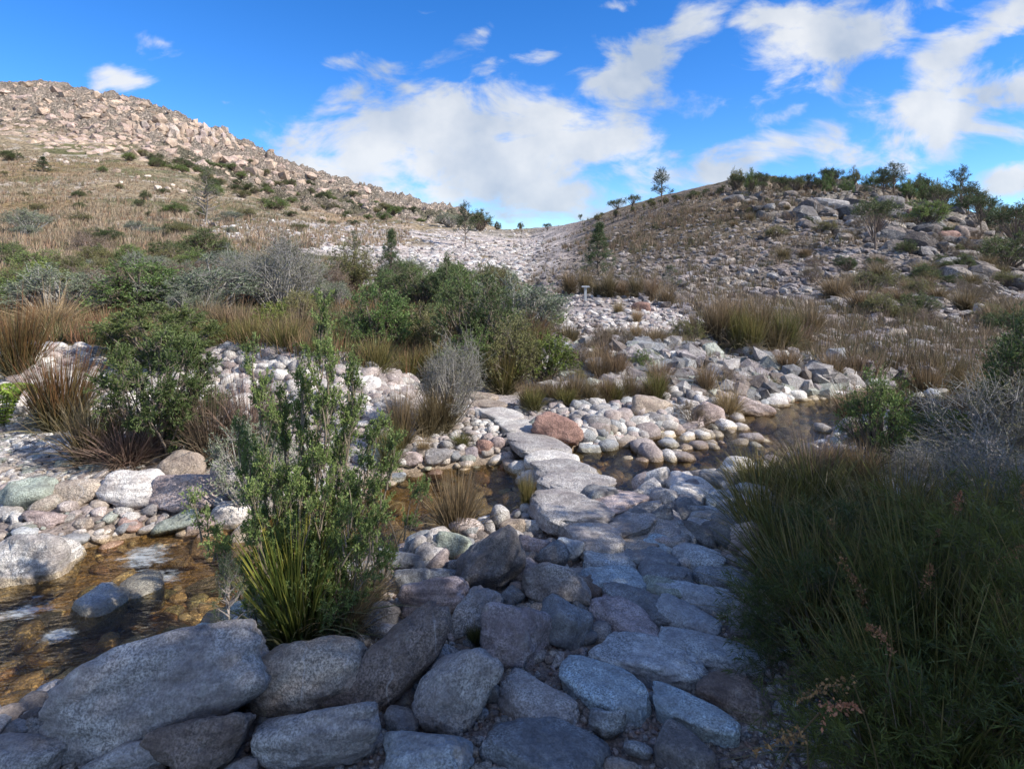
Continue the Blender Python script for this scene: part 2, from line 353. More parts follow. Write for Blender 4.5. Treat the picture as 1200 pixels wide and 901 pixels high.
def ground_mat():
    m, t = mat('ground_surface'); g = G(t)
    geo = g.n('ShaderNodeNewGeometry'); pos = geo.outputs['Position']; at = g.n('ShaderNodeAttribute', attribute_name='col')
    at2 = g.n('ShaderNodeAttribute', attribute_name='far')
    n1 = g.noise(pos, 60, 6, .7); n2 = g.noise(pos, 9, 6, .65); n3 = g.noise(pos, 1.1, 8, .7); n4 = g.noise(pos, .12, 8, .7)
    near = g.mix(1.0, g.mix(1.0, at.outputs['Color'], g.mix(g.rng(n1, .3, .7), (.5, .5, .5), (1.5, 1.48, 1.45)), 'MULTIPLY'), g.mix(g.rng(n2, .3, .7), (.7, .7, .7), (1.3, 1.3, 1.3)), 'MULTIPLY')
    far = g.mix(1.0, g.mix(1.0, at.outputs['Color'], g.mix(g.rng(n3, .35, .65), (.55, .55, .54), (1.5, 1.48, 1.42)), 'MULTIPLY'), g.mix(g.rng(n4, .3, .7), (.78, .8, .8), (1.22, 1.2, 1.2)), 'MULTIPLY')
    c = g.mix(at2.outputs['Fac'], near, far)
    bs = g.n('ShaderNodeBsdfPrincipled'); bs.inputs['Roughness'].default_value = .9; bs.inputs['Specular IOR Level'].default_value = .15
    g.l(c, bs.inputs['Base Color'])
    b1 = g.n('ShaderNodeBump'); b1.inputs['Strength'].default_value = .7; b1.inputs['Distance'].default_value = .02; g.l(n1, b1.inputs['Height'])
    b2 = g.n('ShaderNodeBump'); g.l(g.m('MULTIPLY', at2.outputs['Fac'], .9), b2.inputs['Strength']); b2.inputs['Distance'].default_value = .9
    vo = g.n('ShaderNodeTexVoronoi', feature='DISTANCE_TO_EDGE'); vm = g.n('ShaderNodeMapping'); vm.inputs['Scale'].default_value = (.32, .12, .22); vm.inputs['Rotation'].default_value = (0, .5, 0)
    g.l(pos, vm.inputs[0]); dv = g.n('ShaderNodeVectorMath', operation='MULTIPLY_ADD'); dv.inputs[1].default_value = (.8, .8, .8); nn = g.noise(pos, .5, 3, .6, 1); g.l(nn, dv.inputs[0]); g.l(vm.outputs[0], dv.inputs[2]); g.l(dv.outputs[0], vo.inputs['Vector'])
    rk = g.n('ShaderNodeAttribute', attribute_name='rock')
    g.l(g.m('ADD', g.m('ADD', n3, g.m('MULTIPLY', n4, 1.5)), g.m('MULTIPLY', rk.outputs['Fac'], g.rng(vo.outputs[0], 0, .22, 0, 3))), b2.inputs['Height']); g.l(b1.outputs[0], b2.inputs['Normal'])
    g.l(b2.outputs[0], bs.inputs['Normal'])
    o = g.n('ShaderNodeOutputMaterial'); g.l(bs.outputs[0], o.inputs[0]); return m
M_GROUND = ground_mat()
def water_mat():
    m, t = mat('creek_water'); g = G(t)
    geo = g.n('ShaderNodeNewGeometry'); pos = geo.outputs['Position']
    mp = g.n('ShaderNodeMapping'); mp.inputs['Rotation'].default_value = (0, 0, -.6); mp.inputs['Scale'].default_value = (1, 2.2, 1); g.l(pos, mp.inputs[0])
    sp = g.n('ShaderNodeSeparateXYZ'); g.l(pos, sp.inputs[0])
    rif = g.rng(sp.outputs['X'], -1.0, -1.8, .25, 1.0)
    n1 = g.noise(mp.outputs[0], 5, 4, .6); n2 = g.noise(mp.outputs[0], 17, 3, .6)
    b = g.n('ShaderNodeBump'); b.inputs['Distance'].default_value = .05; g.l(g.m('MULTIPLY', rif, .9), b.inputs['Strength'])
    g.l(g.m('ADD', n1, g.m('MULTIPLY', n2, .35)), b.inputs['Height'])
    fr = g.n('ShaderNodeFresnel'); fr.inputs['IOR'].default_value = 1.33; g.l(b.outputs[0], fr.inputs['Normal'])
    tr = g.n('ShaderNodeBsdfTransparent'); tr.inputs['Color'].default_value = (.95, .85, .62, 1)
    gl = g.n('ShaderNodeBsdfGlossy'); gl.inputs['Roughness'].default_value = .04; g.l(b.outputs[0], gl.inputs['Normal'])
    mx = g.n('ShaderNodeMixShader'); g.l(g.m('MULTIPLY', fr.outputs[0], .75, clamp=True), mx.inputs[0]); g.l(tr.outputs[0], mx.inputs[1]); g.l(gl.outputs[0], mx.inputs[2])
    # foam on the left riffle; also paints the sky's pale reflection farther left
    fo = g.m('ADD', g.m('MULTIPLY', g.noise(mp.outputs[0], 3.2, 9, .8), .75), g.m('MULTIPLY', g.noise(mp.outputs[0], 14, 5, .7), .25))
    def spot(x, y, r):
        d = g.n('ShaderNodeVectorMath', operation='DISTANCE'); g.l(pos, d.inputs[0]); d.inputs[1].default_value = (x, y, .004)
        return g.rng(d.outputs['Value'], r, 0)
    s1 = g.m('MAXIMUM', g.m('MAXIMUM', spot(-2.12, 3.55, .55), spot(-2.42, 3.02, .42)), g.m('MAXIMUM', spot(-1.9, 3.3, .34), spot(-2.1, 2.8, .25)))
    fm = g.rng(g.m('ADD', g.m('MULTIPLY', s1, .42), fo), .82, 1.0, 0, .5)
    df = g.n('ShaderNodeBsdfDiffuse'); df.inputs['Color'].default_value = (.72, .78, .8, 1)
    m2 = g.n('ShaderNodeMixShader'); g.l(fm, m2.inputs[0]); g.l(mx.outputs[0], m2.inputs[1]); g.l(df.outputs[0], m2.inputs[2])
    o = g.n('ShaderNodeOutputMaterial'); g.l(m2.outputs[0], o.inputs[0]); return m
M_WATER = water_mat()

# ------------------------------------------------------------------ ground sheet
def build_ground():
    t1 = np.linspace(-.95, .95, 520)
    t0 = -.95 - np.cumsum(.004 * 1.09 ** np.arange(60)); t2 = .95 + np.cumsum(.004 * 1.09 ** np.arange(60))
    T = np.concatenate([t0[::-1], t1, t2])
    r = np.concatenate([np.exp(np.arange(math.log(.6), math.log(4), .03)), np.exp(np.arange(math.log(4), math.log(12), .0042)),
                        np.exp(np.arange(math.log(12), math.log(140), .0085)), np.exp(np.arange(math.log(140), math.log(300), .0036)), np.exp(np.arange(math.log(300), math.log(900), .03))])
    R, TT = np.meshgrid(r, T, indexing='ij'); Y = R - 3; X = TT * R
    Z = terr(X, Y); Z = np.where(Y > 400, Z - (Y - 400) * .05, Z)
    nr, nc = Z.shape
    idx = np.arange(nr * nc).reshape(nr, nc)
    fc = np.stack([idx[:-1, :-1], idx[:-1, 1:], idx[1:, 1:], idx[1:, :-1]], -1).reshape(-1, 4)
    # real surface colours by zone
    px = to_px(X, Y); d = chan(X, Y)
    n = fbm2(X / 3, Y / 3, 4, 31); nb = fbm2(X / 14, Y / 14, 4, 33); nl = fbm2(X / 40, Y / 40, 4, 35)
    def C(c): return np.array(c)[None, None, :]
    col = np.zeros(Z.shape + (3,)) + C((.26, .22, .20))
    def put(w, c): 
        nonlocal col
        w = np.clip(w, 0, 1)[..., None]; col = col * (1 - w) + C(c) * w
    put(sst(4.2, 5.2, Y), (.40, .36, .34))
    put(sst(.18, -.05, d) , (.20, .14, .075))
    bed = sst(7.7, 8.5, Y) * sst(660, 600, px); put(bed, (.12, .10, .06))
    put(sst(7.6, 9, Y) * sst(600, 680, px), (.40, .35, .33))
    put(sst(7.6, 9, Y) * sst(10, 9, Y) * sst(650, 700, px), (.20, .205, .20))
    # dry left hill
    lh = sst(22, 34, Y) * sst(640, 560, px)
    put(lh, (.31, .25, .165)); put(lh * sst(.5, .62, nb), (.15, .145, .07)); put(lh * sst(.58, .66, n) * .8, (.46, .40, .34))
    put(lh * sst(.60, .7, nl) * .6, (.33, .22, .12))
    # pale track and bare saddle
    tr = sst(38, 44, Y) * sst(130, 105, Y) * sst(330, 400, px + 200 * (nb - .5)) * sst(690, 640, px)
    put(tr * sst(.36, .5, n + .25 * (nb - .3)), (.55, .49, .46))
    tr2 = np.exp(-((Y - 57 - (px - 340) * .06) / 6.0) ** 2) * sst(235, 270, px) * sst(700, 600, px); put(tr2 * 1.3, (.60, .53, .49))
    # right hill
    rh = sst(13, 22, Y) * sst(640, 720, px)
    put(rh, (.27, .23, .21)); put(rh * sst(.5, .62, nb), (.22, .175, .12)); put(rh * sst(25, 55, Y) * .75, (.19, .15, .11)); put(rh * sst(.6, .7, n) * .7, (.14, .12, .08))
    k2 = sst(820, 920, px) * sst(36, 46, Y) * sst(.42, .55, n); put(k2 * .8, (.30, .275, .25))
    # the mountain
    k = rockmask(X, Y); put(k, (.50, .42, .35))
    green = sst(115, 150, Y) * sst(275, 190, Y) * sst(130, 230, px) * sst(600, 520, px) * sst(.47, .6, nb); put(green * .85, (.13, .135, .075))
    put(k * sst(.55, .7, nl) * .4, (.40, .32, .27))
    cols = col.reshape(-1, 3) * .92
    me = mesh('ground', np.stack([X, Y, Z], -1).reshape(-1, 3), fc[:, ::-1], cols, True)
    fa = me.attributes.new('far', 'FLOAT', 'POINT'); fa.data.foreach_set('value', sst(9, 26, Y).ravel().astype(np.float32))
    fb = me.attributes.new('rock', 'FLOAT', 'POINT'); fb.data.foreach_set('value', k.ravel().astype(np.float32))
    o = obj('ground', me, M_GROUND); tag(o, 'stony creek banks rising into dry grassy hills and a pale rocky mountain', 'ground', None, 'structure')
    # the land round about, out of the picture
    R = 900.; v = []; q = []
    v = np.array([[-R, -R, -.9], [R, -R, -.9], [R, 5, -.9], [-R, 5, -.9]]); me = mesh('terrain', v, np.array([[0, 1, 2, 3]]), np.full((4, 3), .2), False)
    tag(obj('terrain', me, M_GROUND), 'stony flat land lying behind the viewpoint', 'terrain', None, 'structure')
build_ground()
# water sheet following the creek
def build_water():
    xs = np.linspace(-7, 9, 240); P = []
    c = np.array(CHN)
    s = np.linspace(0, len(CHN) - 1, 160); cx = np.interp(s, range(len(CHN)), c[:, 0]); cyy = np.interp(s, range(len(CHN)), c[:, 1]); cw = np.interp(s, range(len(CHN)), c[:, 2]) + .3
    tx = np.gradient(cx); ty = np.gradient(cyy); l = np.hypot(tx, ty); nx, ny = -ty / l, tx / l
    tx, ty = tx, ty
    u = np.linspace(-1, 1, 14)
    X = cx[:, None] + nx[:, None] * u * cw[:, None]; Y = cyy[:, None] + ny[:, None] * u * cw[:, None]
    Z = np.full(X.shape, 0.0)
    idx = np.arange(X.size).reshape(X.shape); fc = np.stack([idx[:-1, :-1], idx[1:, :-1], idx[1:, 1:], idx[:-1, 1:]], -1).reshape(-1, 4)
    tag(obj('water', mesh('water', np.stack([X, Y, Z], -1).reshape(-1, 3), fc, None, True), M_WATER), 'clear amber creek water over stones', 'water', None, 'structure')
build_water()

# ------------------------------------------------------------------ rocks
import bmesh
def ico(n):
    bm = bmesh.new(); bmesh.ops.create_icosphere(bm, subdivisions=n, radius=1); bm.verts.ensure_lookup_table()
    v = np.array([x.co[:] for x in bm.verts]); f = np.array([[q.index for q in p.verts] for p in bm.faces]); bm.free()
    return v / np.linalg.norm(v, axis=1)[:, None], f
ICO = {n: ico(n) for n in (1, 2, 3, 4, 5)}
def rock_shape(seed, lod=4, ang=.4, np_=None, rough=.05):
    """unit rock: rounded polyhedron with worn edges; ang 0 = river-worn, 1 = broken"""
    r = np.random.default_rng(seed); d, f = ICO[lod]
    k = np_ or int(9 + 6 * ang); n = r.normal(size=(k, 3)); n /= np.linalg.norm(n, axis=1)[:, None]
    n = np.vstack([n, np.eye(3), -np.eye(3)]); h = np.concatenate([r.uniform(.72, 1.05, k), r.uniform(.85, 1.1, 6)])
    p = 3.2 + 17 * ang; h = 1 - (1 - h) * min(1, .35 + 1.4 * ang)
    rad = (np.clip(d @ n.T, 0, None) / h) ** p
    rad = rad.sum(1) ** (-1 / p)
    v = d * rad[:, None]
    if lod >= 3:
        v = v * (1 + (fbm3(v * 1.5 + seed % 97, 3, 3) - .5) * .34 * (1 + ang))[:, None]
        v = v * (1 + (fbm3(v * 6 + seed % 31, 3, 9) - .5) * rough * (1.1 + ang))[:, None]
        # chipped hollows and cracks
        rd = 1 - np.abs(2 * fbm3(v * 2.3 + seed % 53, 2, 14) - 1); v = v * (1 - np.clip(rd - .88, 0, 1) * .55)[:, None]
    else:
        v = v * (1 + (vn3(v * 1.7 + seed % 97, 3) - .5) * .25)[:, None]
    lo, hi = v.min(0), v.max(0); v = (v - (lo + hi) / 2) / ((hi - lo) / 2)
    return v, f
PAL = dict(grey=(.31, .30, .295), dark=(.16, .155, .155), brown=(.19, .155, .135), pink=(.375, .315, .30), pale=(.46, .45, .43), white=(.56, .55, .53), blue=(.33, .37, .40),
           green=(.27, .31, .27), tan=(.34, .29, .24), purple=(.28, .255, .27), red=(.27, .17, .14), slate=(.20, .22, .24), bright=(.33, .41, .46))
used_top = {}
def add_rock(name, label, cat, colr, v, f, base, group=None, smooth=True):
    me = mesh(name, v - np.array(base)[None], f, None, smooth); o = obj(name, me, M_ROCK, None, base)
    o.color = tuple(colr) + (1,); tag(o, label, cat, group); return o
HAND = []     # (px, py, radius in px) to keep scattered stones clear of the placed ones
def solve_Y(cx, cy_, h_, k):
    X, Y = hitn(cx, cy_ + h_ * k); return float(Y[0])
def boulder(label, col, cx, cy_, l1, l2, a=0, ang=.35, name='boulder', cat='boulder', depth=.9, group=None):
    a_ = math.radians(a); ca, sa = math.cos(a_), math.sin(a_)
    vext = math.hypot(l1 * sa, l2 * ca) / 2
    Y = min(solve_Y(cx, cy_, vext, .5), 60)
    zr = ZC + (HORIZ - cy_) / F * Y; X = (cx - 600) / F * Y
    ph = math.atan2(ZC - zr, Y); lod = 5 if max(l1, l2) > 75 else (4 if max(l1, l2) > 22 else 3)
    v, f = rock_shape(hash_(label), lod, ang)
    u = np.array([1, 0, 0.]); vv = np.array([0, math.sin(ph), math.cos(ph)]); w = np.array([0, math.cos(ph), -math.sin(ph)])
    A = np.stack([np.array([1, 0, 0.]), vv * math.cos(ph), w], 0)      # screen right, screen up, depth
    s1, s2 = l1 / 2 * Y / F, l2 / 2 * Y / F
    e = v * np.array([s1, s2, min(s1, s2) * depth * 1.1])[None]
    sx = e[:, 0] * ca + e[:, 1] * sa; sy = -e[:, 0] * sa + e[:, 1] * ca      # positive angle turns clockwise on the photo (image y down)
    P = sx[:, None] * A[0] + sy[:, None] * A[1] + e[:, 2:3] * A[2] + np.array([X, Y, zr])
    base = (X, Y, float(P[:, 2].min()))
    HAND.append((cx, cy_, (l1 + l2) / 4, l1 / 2, l2 / 2, a_))
    c = np.array(PAL[col]) * (0.9 + .2 * ((hash_(label) % 100) / 100))
    return add_rock(name, label, cat, c, P, f, base, group)
def hash_(s):
    h = 5381
    for c in s: h = (h * 33 + ord(c)) & 0x7fffffff
    return h
def slab(label, col, cx, cy_, l1, l2, a=0, ang=.5, top=.05, name='path_stone', cat='path stone', thick=.13, group='stones of the stepping path'):
    """flat stone lying in the path: the ellipse seen in the photo is its top face"""
    Y = 1.0
    zt = .16
    for _ in range(4):
        Y = (ZC - zt) * F / (cy_ - HORIZ); X = (cx - 600) / F * Y
        zt = max(float(smooth_z(np.array([X]), np.array([Y]))[0]), 0.03) + top
    t = (ZC - zt) / Y; a_ = math.radians(a)
    R = np.array([[math.cos(a_), math.sin(a_)], [-math.sin(a_), math.cos(a_)]])   # image y is down, so flip into x right, y up
    Sg = np.diag([Y / F, Y / F / t]) @ R @ np.diag([l1 / 2, l2 / 2])
    U, S, _ = np.linalg.svd(Sg)
    v, f = rock_shape(hash_(label), 5 if l1 > 60 else 4, ang * .55, None, .035)
    v[:, 2] = np.sign(v[:, 2]) * np.abs(v[:, 2]) ** .55
    th = thick / 2; e = v * np.array([1, 1, th])[None]
    xy = (e[:, :2] * S[None] * 1.07) @ U.T
    tilt = np.random.default_rng(hash_(label)).uniform(-.07, .07, 2)
    z = e[:, 2] + xy[:, 0] * tilt[0] + xy[:, 1] * tilt[1]; z = z - z.max() + zt + .02
    P = np.stack([xy[:, 0] + X, xy[:, 1] + Y, z], 1)
    HAND.append((cx, cy_, (l1 + l2) / 4, l1 / 2, l2 / 2, a_))
    c = np.array(PAL[col]) * (0.9 + .2 * ((hash_(label) % 100) / 100))
    return add_rock(name, label, cat, c, P, f, (X, Y, float(z.min())), group)

# big boulders of the left foreground
B = boulder; S = slab
B('huge smooth grey boulder lying along the creek in the lower left corner', 'grey', 170, 816, 292, 128, -25, .12)
B('rounded grey boulder half cut by the bottom left corner', 'grey', 28, 888, 100, 62, 0, .2)
B('low grey rock wedged below the huge smooth boulder at the bottom edge', 'grey', 150, 890, 100, 50, -12, .5)
B('angular brown grey rock with a ridged top beside the huge boulder', 'brown', 243, 868, 122, 78, -30, .6)
B('round speckled boulder behind the tall green shrub foot', 'tan', 362, 796, 148, 100, -14, .15)
B('pale grey rounded boulder at the bottom edge left of centre', 'grey', 370, 870, 160, 84, -8, .2)
B('long dark brown boulder leaning up to the right', 'brown', 464, 778, 182, 72, -48, .3)
B('pale pink sunlit boulder behind the long brown one', 'pink', 512, 704, 86, 56, -8, .4)
B('upright grey oval boulder beside the pale pink one', 'grey', 556, 721, 76, 48, -62, .3)
B('large oval grey boulder with fine layered lines', 'grey', 532, 810, 124, 84, -52, .2)
B('pale blue grey boulder at the bottom edge centre', 'blue', 500, 888, 112, 62, 5, .3)
B('large dark peaked boulder standing above the still pool', 'dark', 577, 664, 92, 80, -20, .75)
B('green grey lichen covered boulder by the pool edge', 'green', 531, 640, 45, 34, 5, .3)
B('blue grey rounded boulder sitting in the pool shallows', 'slate', 493, 637, 42, 32, -10, .2)
B('small grey stone tucked under the dark peaked boulder', 'grey', 530, 665, 26, 20, 0, .2)
B('pink pointed rock right of the dark peaked boulder', 'pink', 624, 646, 44, 36, 15, .65)
B('small pinkish grey stone at the near rim of the pool', 'tan', 600, 618, 32, 22, 0, .3)
B('pale stone next to the speckled path slab near the pool', 'pale', 624, 618, 30, 20, 0, .3)
B('small white stone beside the pool rush', 'white', 576, 612, 18, 16, 20, .2)
B('pale topped grey stone between the pink pointed rock and the path', 'blue', 666, 646, 36, 34, 15, .3)
B('lumpy grey brown boulder left of the blue path slabs', 'grey', 652, 688, 84, 54, 22, .4)
B('blue grey rounded block below the lumpy boulder', 'slate', 661, 732, 68, 60, 25, .4)
B('purple grey boulder crossed by thin white veins', 'purple', 604, 749, 88, 80, 10, .55)
B('small narrow stone above the veined purple boulder', 'slate', 598, 701, 32, 26, -40, .3)
B('small brown rock beside the lumpy boulder', 'brown', 690, 694, 40, 26, 35, .5)
B('dark angular rock behind the pale pink boulder by the shrub', 'dark', 447, 722, 44, 40, -40, .5)
B('dark blue submerged boulder below the pool', 'slate', 478, 660, 50, 26, 5, .3)
B('dull blue grey boulder between shrub and peaked boulder', 'slate', 482, 682, 44, 34, 0, .3)
B('dark round boulder left of the dark peaked boulder', 'slate', 514, 680, 46, 30, 0, .25)
B('small tan oval stone at the left rim of the pool', 'pink', 463, 644, 18, 26, 20, .2)
# stones of the path, near to far
S('wide dark slate slab at the bottom edge of the path', 'slate', 640, 868, 132, 78, 20, .7)
S('grey slab above the dark slate slab', 'grey', 632, 815, 98, 48, 18, .5)
S('pale blue oval slab in the reddish gravel', 'bright', 706, 800, 100, 44, 18, .2)
S('long pale slab left of the big blue slab', 'blue', 760, 766, 122, 46, 14, .3)
S('big blue grey slab near the right edge of the path', 'blue', 834, 758, 124, 42, 14, .35)
S('pale blue slab beside the dark sedge', 'bright', 812, 828, 96, 40, 26, .3)
B('dark blue block standing in the gravel', 'slate', 711, 848, 46, 38, 10, .7)
B('small flat slate chip low in the gravel', 'slate', 748, 878, 36, 20, 20, .8)
S('brown stained stone against the dark sedge', 'brown', 864, 808, 72, 48, 15, .4)
S('dark flat stone at the bottom right of the path', 'dark', 800, 870, 70, 44, 30, .5)
S('purple grey flagstone in the middle of the path', 'purple', 733, 722, 84, 40, 25, .7)
S('blue grey flagstone above the purple one', 'slate', 752, 703, 84, 34, 18, .5)
S('bright blue flagstone of the path', 'bright', 717, 673, 78, 28, 4, .6)
S('greenish blue flagstone just above the bright blue one', 'blue', 714, 654, 58, 20, 3, .5)
S('long blue grey flagstone right of the greenish one', 'slate', 762, 651, 64, 20, 6, .4)
S('small pale blue stone between tan and grey flagstones', 'bright', 774, 636, 42, 17, 5, .3)
S('tan grey flagstone under the two speckled slabs', 'tan', 742, 634, 66, 26, -3, .4)
S('grey flagstone right of the bright blue one', 'slate', 778, 671, 62, 22, 8, .5)
S('green grey flagstone under the long grey one', 'green', 780, 688, 56, 18, 10, .5)
S('narrow blue slab right of the bright blue flagstone', 'blue', 808, 716, 68, 30, 12, .4)
B('dark grey block against the sedge right of the path', 'dark', 875, 728, 42, 48, 10, .5)
S('long blue slab running under the sedge tips', 'blue', 815, 692, 86, 24, 14, .4)
S('blue grey slab beside the sedge clump', 'slate', 846, 672, 62, 24, 5, .4)
S('flat blue stone high on the right side of the path', 'blue', 818, 648, 56, 20, 10, .4)
S('large speckled slab in the crossing', 'grey', 662, 590, 84, 40, 10, .35, top=.12)
S('speckled slab nearer than the large crossing slab', 'grey', 690, 616, 76, 38, 18, .4, top=.10)
S('rounded rectangular slab in the crossing', 'pink', 720, 583, 70, 26, -4, .3, top=.12)
S('broad grey slab right of the speckled ones', 'grey', 730, 606, 76, 32, -8, .3, top=.10)
S('brown grey slab at the right side of the crossing', 'grey', 778, 610, 52, 26, -8, .4, top=.08)
S('long low slab far side of the crossing', 'grey', 662, 547, 70, 18, -3, .3, top=.12)
S('broad slab above the large speckled slab', 'grey', 676, 564, 76, 26, 4, .3, top=.13)
S('pale slab below the red brown boulder', 'pale', 647, 534, 60, 15, 2, .3, top=.10)
S('light grey slab where the path meets the far bank', 'grey', 626, 516, 66, 28, 8, .4, top=.10)
S('pale flagstone left of the red brown boulder', 'pale', 606, 497, 54, 18, 5, .4)
S('second pale flagstone climbing the far bank', 'pale', 584, 483, 56, 13, 6, .5)
S('narrow pale step of the far path', 'tan', 572, 472, 48, 8, 4, .5)
S('highest flat step where the path enters the shrubs', 'tan', 564, 462, 40, 7, 4, .5)
B('pale speckled stone right of the rectangular slab', 'pale', 782, 588, 44, 34, 10, .3)
B('small pale stone above the pale speckled one', 'green', 774, 568, 28, 15, 5, .3)
B('grey cobble at the right end of the crossing', 'slate', 800, 622, 44, 26, 8, .3)
B('pale blue cobble near the sedge tips', 'blue', 846, 590, 44, 32, 10, .3)
B('sunlit cobble beside the sedge tips', 'pale', 884, 582, 42, 32, 12, .3)
B('blue grey cobble between crossing and sedge', 'slate', 820, 604, 36, 24, 5, .3)
B('flat pale cobble at the creek edge right of the path', 'pale', 822, 577, 36, 16, 8, .3)
# across the creek
B('red brown boulder on the far side of the crossing', 'red', 654, 503, 62, 34, 22, .45)
B('pale blue cobble right of the long low slab', 'blue', 690, 531, 30, 24, 5, .3)
B('small grey cobble left of the pale slab', 'slate', 622, 541, 21, 16, 0, .2)
B('round pinkish boulder sitting in the pool', 'pink', 600, 592, 34, 34, 0, .15)
B('upright reddish stone in the shallows', 'red', 590, 552, 15, 19, 0, .3)
B('flat grey stone right of the upright reddish one', 'slate', 607, 551, 22, 13, 0, .2)
B('purple oval cobble on the pool bank', 'purple', 550, 531, 21, 16, 0, .1)
B('brown cobble next to the purple oval one', 'red', 567, 524, 21, 18, 10, .3)
B('pink grey cobble left of the far path foot', 'pink', 583, 520, 20, 17, 0, .2)
B('pale green rock beside the tall shrub', 'green', 440, 534, 36, 30, -25, .4)
B('grey angular rock behind the pool', 'pink', 480, 538, 32, 19, 5, .5)
B('pale flat rock behind the pool', 'grey', 514, 535, 36, 22, -6, .5)
B('blue white cobble at the left end of the pool', 'blue', 463, 561, 26, 16, 0, .15)
B('pink oval cobble beside the tall shrub', 'pink', 427, 588, 20, 28, 35, .2)
B('brown grey boulder at the foot of the far rush bank', 'tan', 764, 478, 52, 28, 8, .4)
B('pale rounded rock left of the brown grey bank boulder', 'pale', 745, 498, 36, 22, -5, .3)
B('pinkish cobble at the edge of the right pool', 'pink', 724, 517, 28, 18, 0, .3)
B('blue cobble at the edge of the right pool', 'blue', 770, 515, 21, 18, 0, .3)
B('small white boulder alone in the right shallows', 'white', 863, 548, 38, 28, 5, .25)
B('pinkish lump of rock where the creek narrows', 'pink', 828, 488, 42, 34, 15, .3)
B('low pink rock right of the creek narrows', 'pink', 882, 481, 48, 26, 20, .4)
B('round speckled cobble left of the far cobble heap', 'white', 930, 467, 29, 20, 0, .2)
B('round white boulder on top of the far cobble heap', 'white', 975, 469, 34, 24, 5, .2)
B('pinkish rock right of the round white boulder', 'pink', 996, 483, 36, 20, 10, .3)
B('bluish flat rock in front of the far cobble heap', 'blue', 942, 493, 34, 13, 5, .3)
B('long low pale rock below the far cobble heap', 'pale', 967, 507, 32, 12, 0, .3)
B('large dark grey boulder behind the lime bush', 'dark', 1087, 482, 62, 34, 0, .2)
B('smooth mauve rock beside the lime bush', 'purple', 1074, 515, 30, 22, 10, .3)
B('grey boulder half hidden in the grey twigs', 'grey', 1092, 572, 66, 34, 0, .3)
B('pale boulder behind the sedge tips', 'pale', 1046, 584, 42, 26, -5, .3)
B('little pale rock behind the sedge near the green bush', 'pale', 1058, 538, 26, 16, 0, .3)
# the left bank
B('large pale lichen spotted boulder at the left edge of the creek', 'pale', 38, 666, 104, 84, -12, .3)
B('grey boulder cut by the left edge beside the pale one', 'grey', -2, 686, 26, 62, 0, .3)
B('pinkish low boulder at the left edge of the water', 'pink', 50, 609, 52, 22, 3, .2)
B('small tan stone in the shallows by the low pink boulder', 'tan', 98, 614, 24, 15, 0, .2)
B('greenish slanting rock at the shrub side of the creek', 'green', 205, 614, 60, 24, -25, .5)
B('pink slanting rock beside the greenish one', 'pink', 230, 619, 46, 24, -28, .4)
B('pink rounded rock just left of the tall shrub', 'pink', 246, 638, 38, 34, -20, .35)
B('flat pink rock low in the riffle', 'pink', 192, 638, 48, 15, -18, .4)
B('dark wet boulder in the riffle', 'brown', 197, 656, 62, 32, -8, .4)
B('pale pink boulder with a crack beside the tall shrub', 'white', 273, 605, 44, 38, 5, .3)
B('flat green stone under the riffle', 'green', 188, 697, 46, 16, -12, .3)
B('dark bluish rock in the water beside the tall shrub', 'slate', 246, 689, 70, 28, -14, .4)
B('pale chip of rock at the tip of the huge boulder', 'blue', 198, 742, 32, 16, -25, .6)
B('pale angular rock in the middle of the left riffle', 'blue', 96, 737, 54, 22, -22, .6)
B('tan boulder on the left bank next to the white one', 'tan', 89, 580, 74, 38, -5, .25)
B('white grey boulder in the middle of the left bank row', 'white', 157, 574, 72, 50, -8, .3)
B('broad pink boulder in the left bank row', 'pink', 221, 578, 80, 46, 0, .3)
B('rounded tan boulder behind the broad pink one', 'tan', 218, 546, 54, 38, 8, .2)
B('greenish white boulder at the left end of the bank row', 'green', 28, 584, 68, 50, -12, .4)
B('small grey rock at the right end of the bank row', 'grey', 263, 558, 32, 32, 20, .4)
B('flat green stone behind the bank row', 'green', 112, 549, 40, 17, -3, .5)
B('flat grey green stone under the reddish rushes', 'green', 76, 546, 28, 14, 0, .4)
B('small tan stone under the reddish rushes', 'tan', 101, 538, 24, 12, -10, .4)
# single rocks on the slopes beyond
B('brown round boulder on the pale mound beyond the creek', 'red', 751, 361, 22, 15, 0, .3)
B('flat grey rock on the pale mound beyond the creek', 'grey', 699, 352, 14, 7, 0, .5)
B('round grey boulder alone low on the right hillside', 'grey', 1152, 366, 22, 20, 10, .2)
B('cleft brown boulder high on the right hillside', 'red', 1113, 277, 28, 16, -10, .7)
B('tall brown boulder leaning against the cleft one', 'brown', 1126, 274, 16, 20, 10, .6)
B('flat topped reddish outcrop near the right hill crest', 'red', 1080, 250, 36, 16, 0, .8)
B('dark rounded outcrop by the lone hillside tree', 'dark', 1042, 238, 34, 18, 0, .4)
B('long grey ledge below the right hill crest', 'grey', 975, 240, 50, 14, 5, .8)
B('dark block left of the long grey ledge', 'dark', 930, 254, 26, 14, 0, .8)
B('low dark outcrop at the left end of the crest', 'dark', 860, 234, 26, 12, 0, .8)
B('orange crag where the left ridge ends', 'red', 534, 243, 14, 14, 0, .9)
B('grey block low on the right hillside', 'grey', 1010, 345, 22, 9, 0, .7)
B('pointed grey rock on the creek bluff', 'grey', 912, 419, 14, 20, -15, .7)
B('pale rounded rock face on the creek bluff', 'grey', 988, 443, 42, 26, 0, .3)
N_HAND = len(HAND)

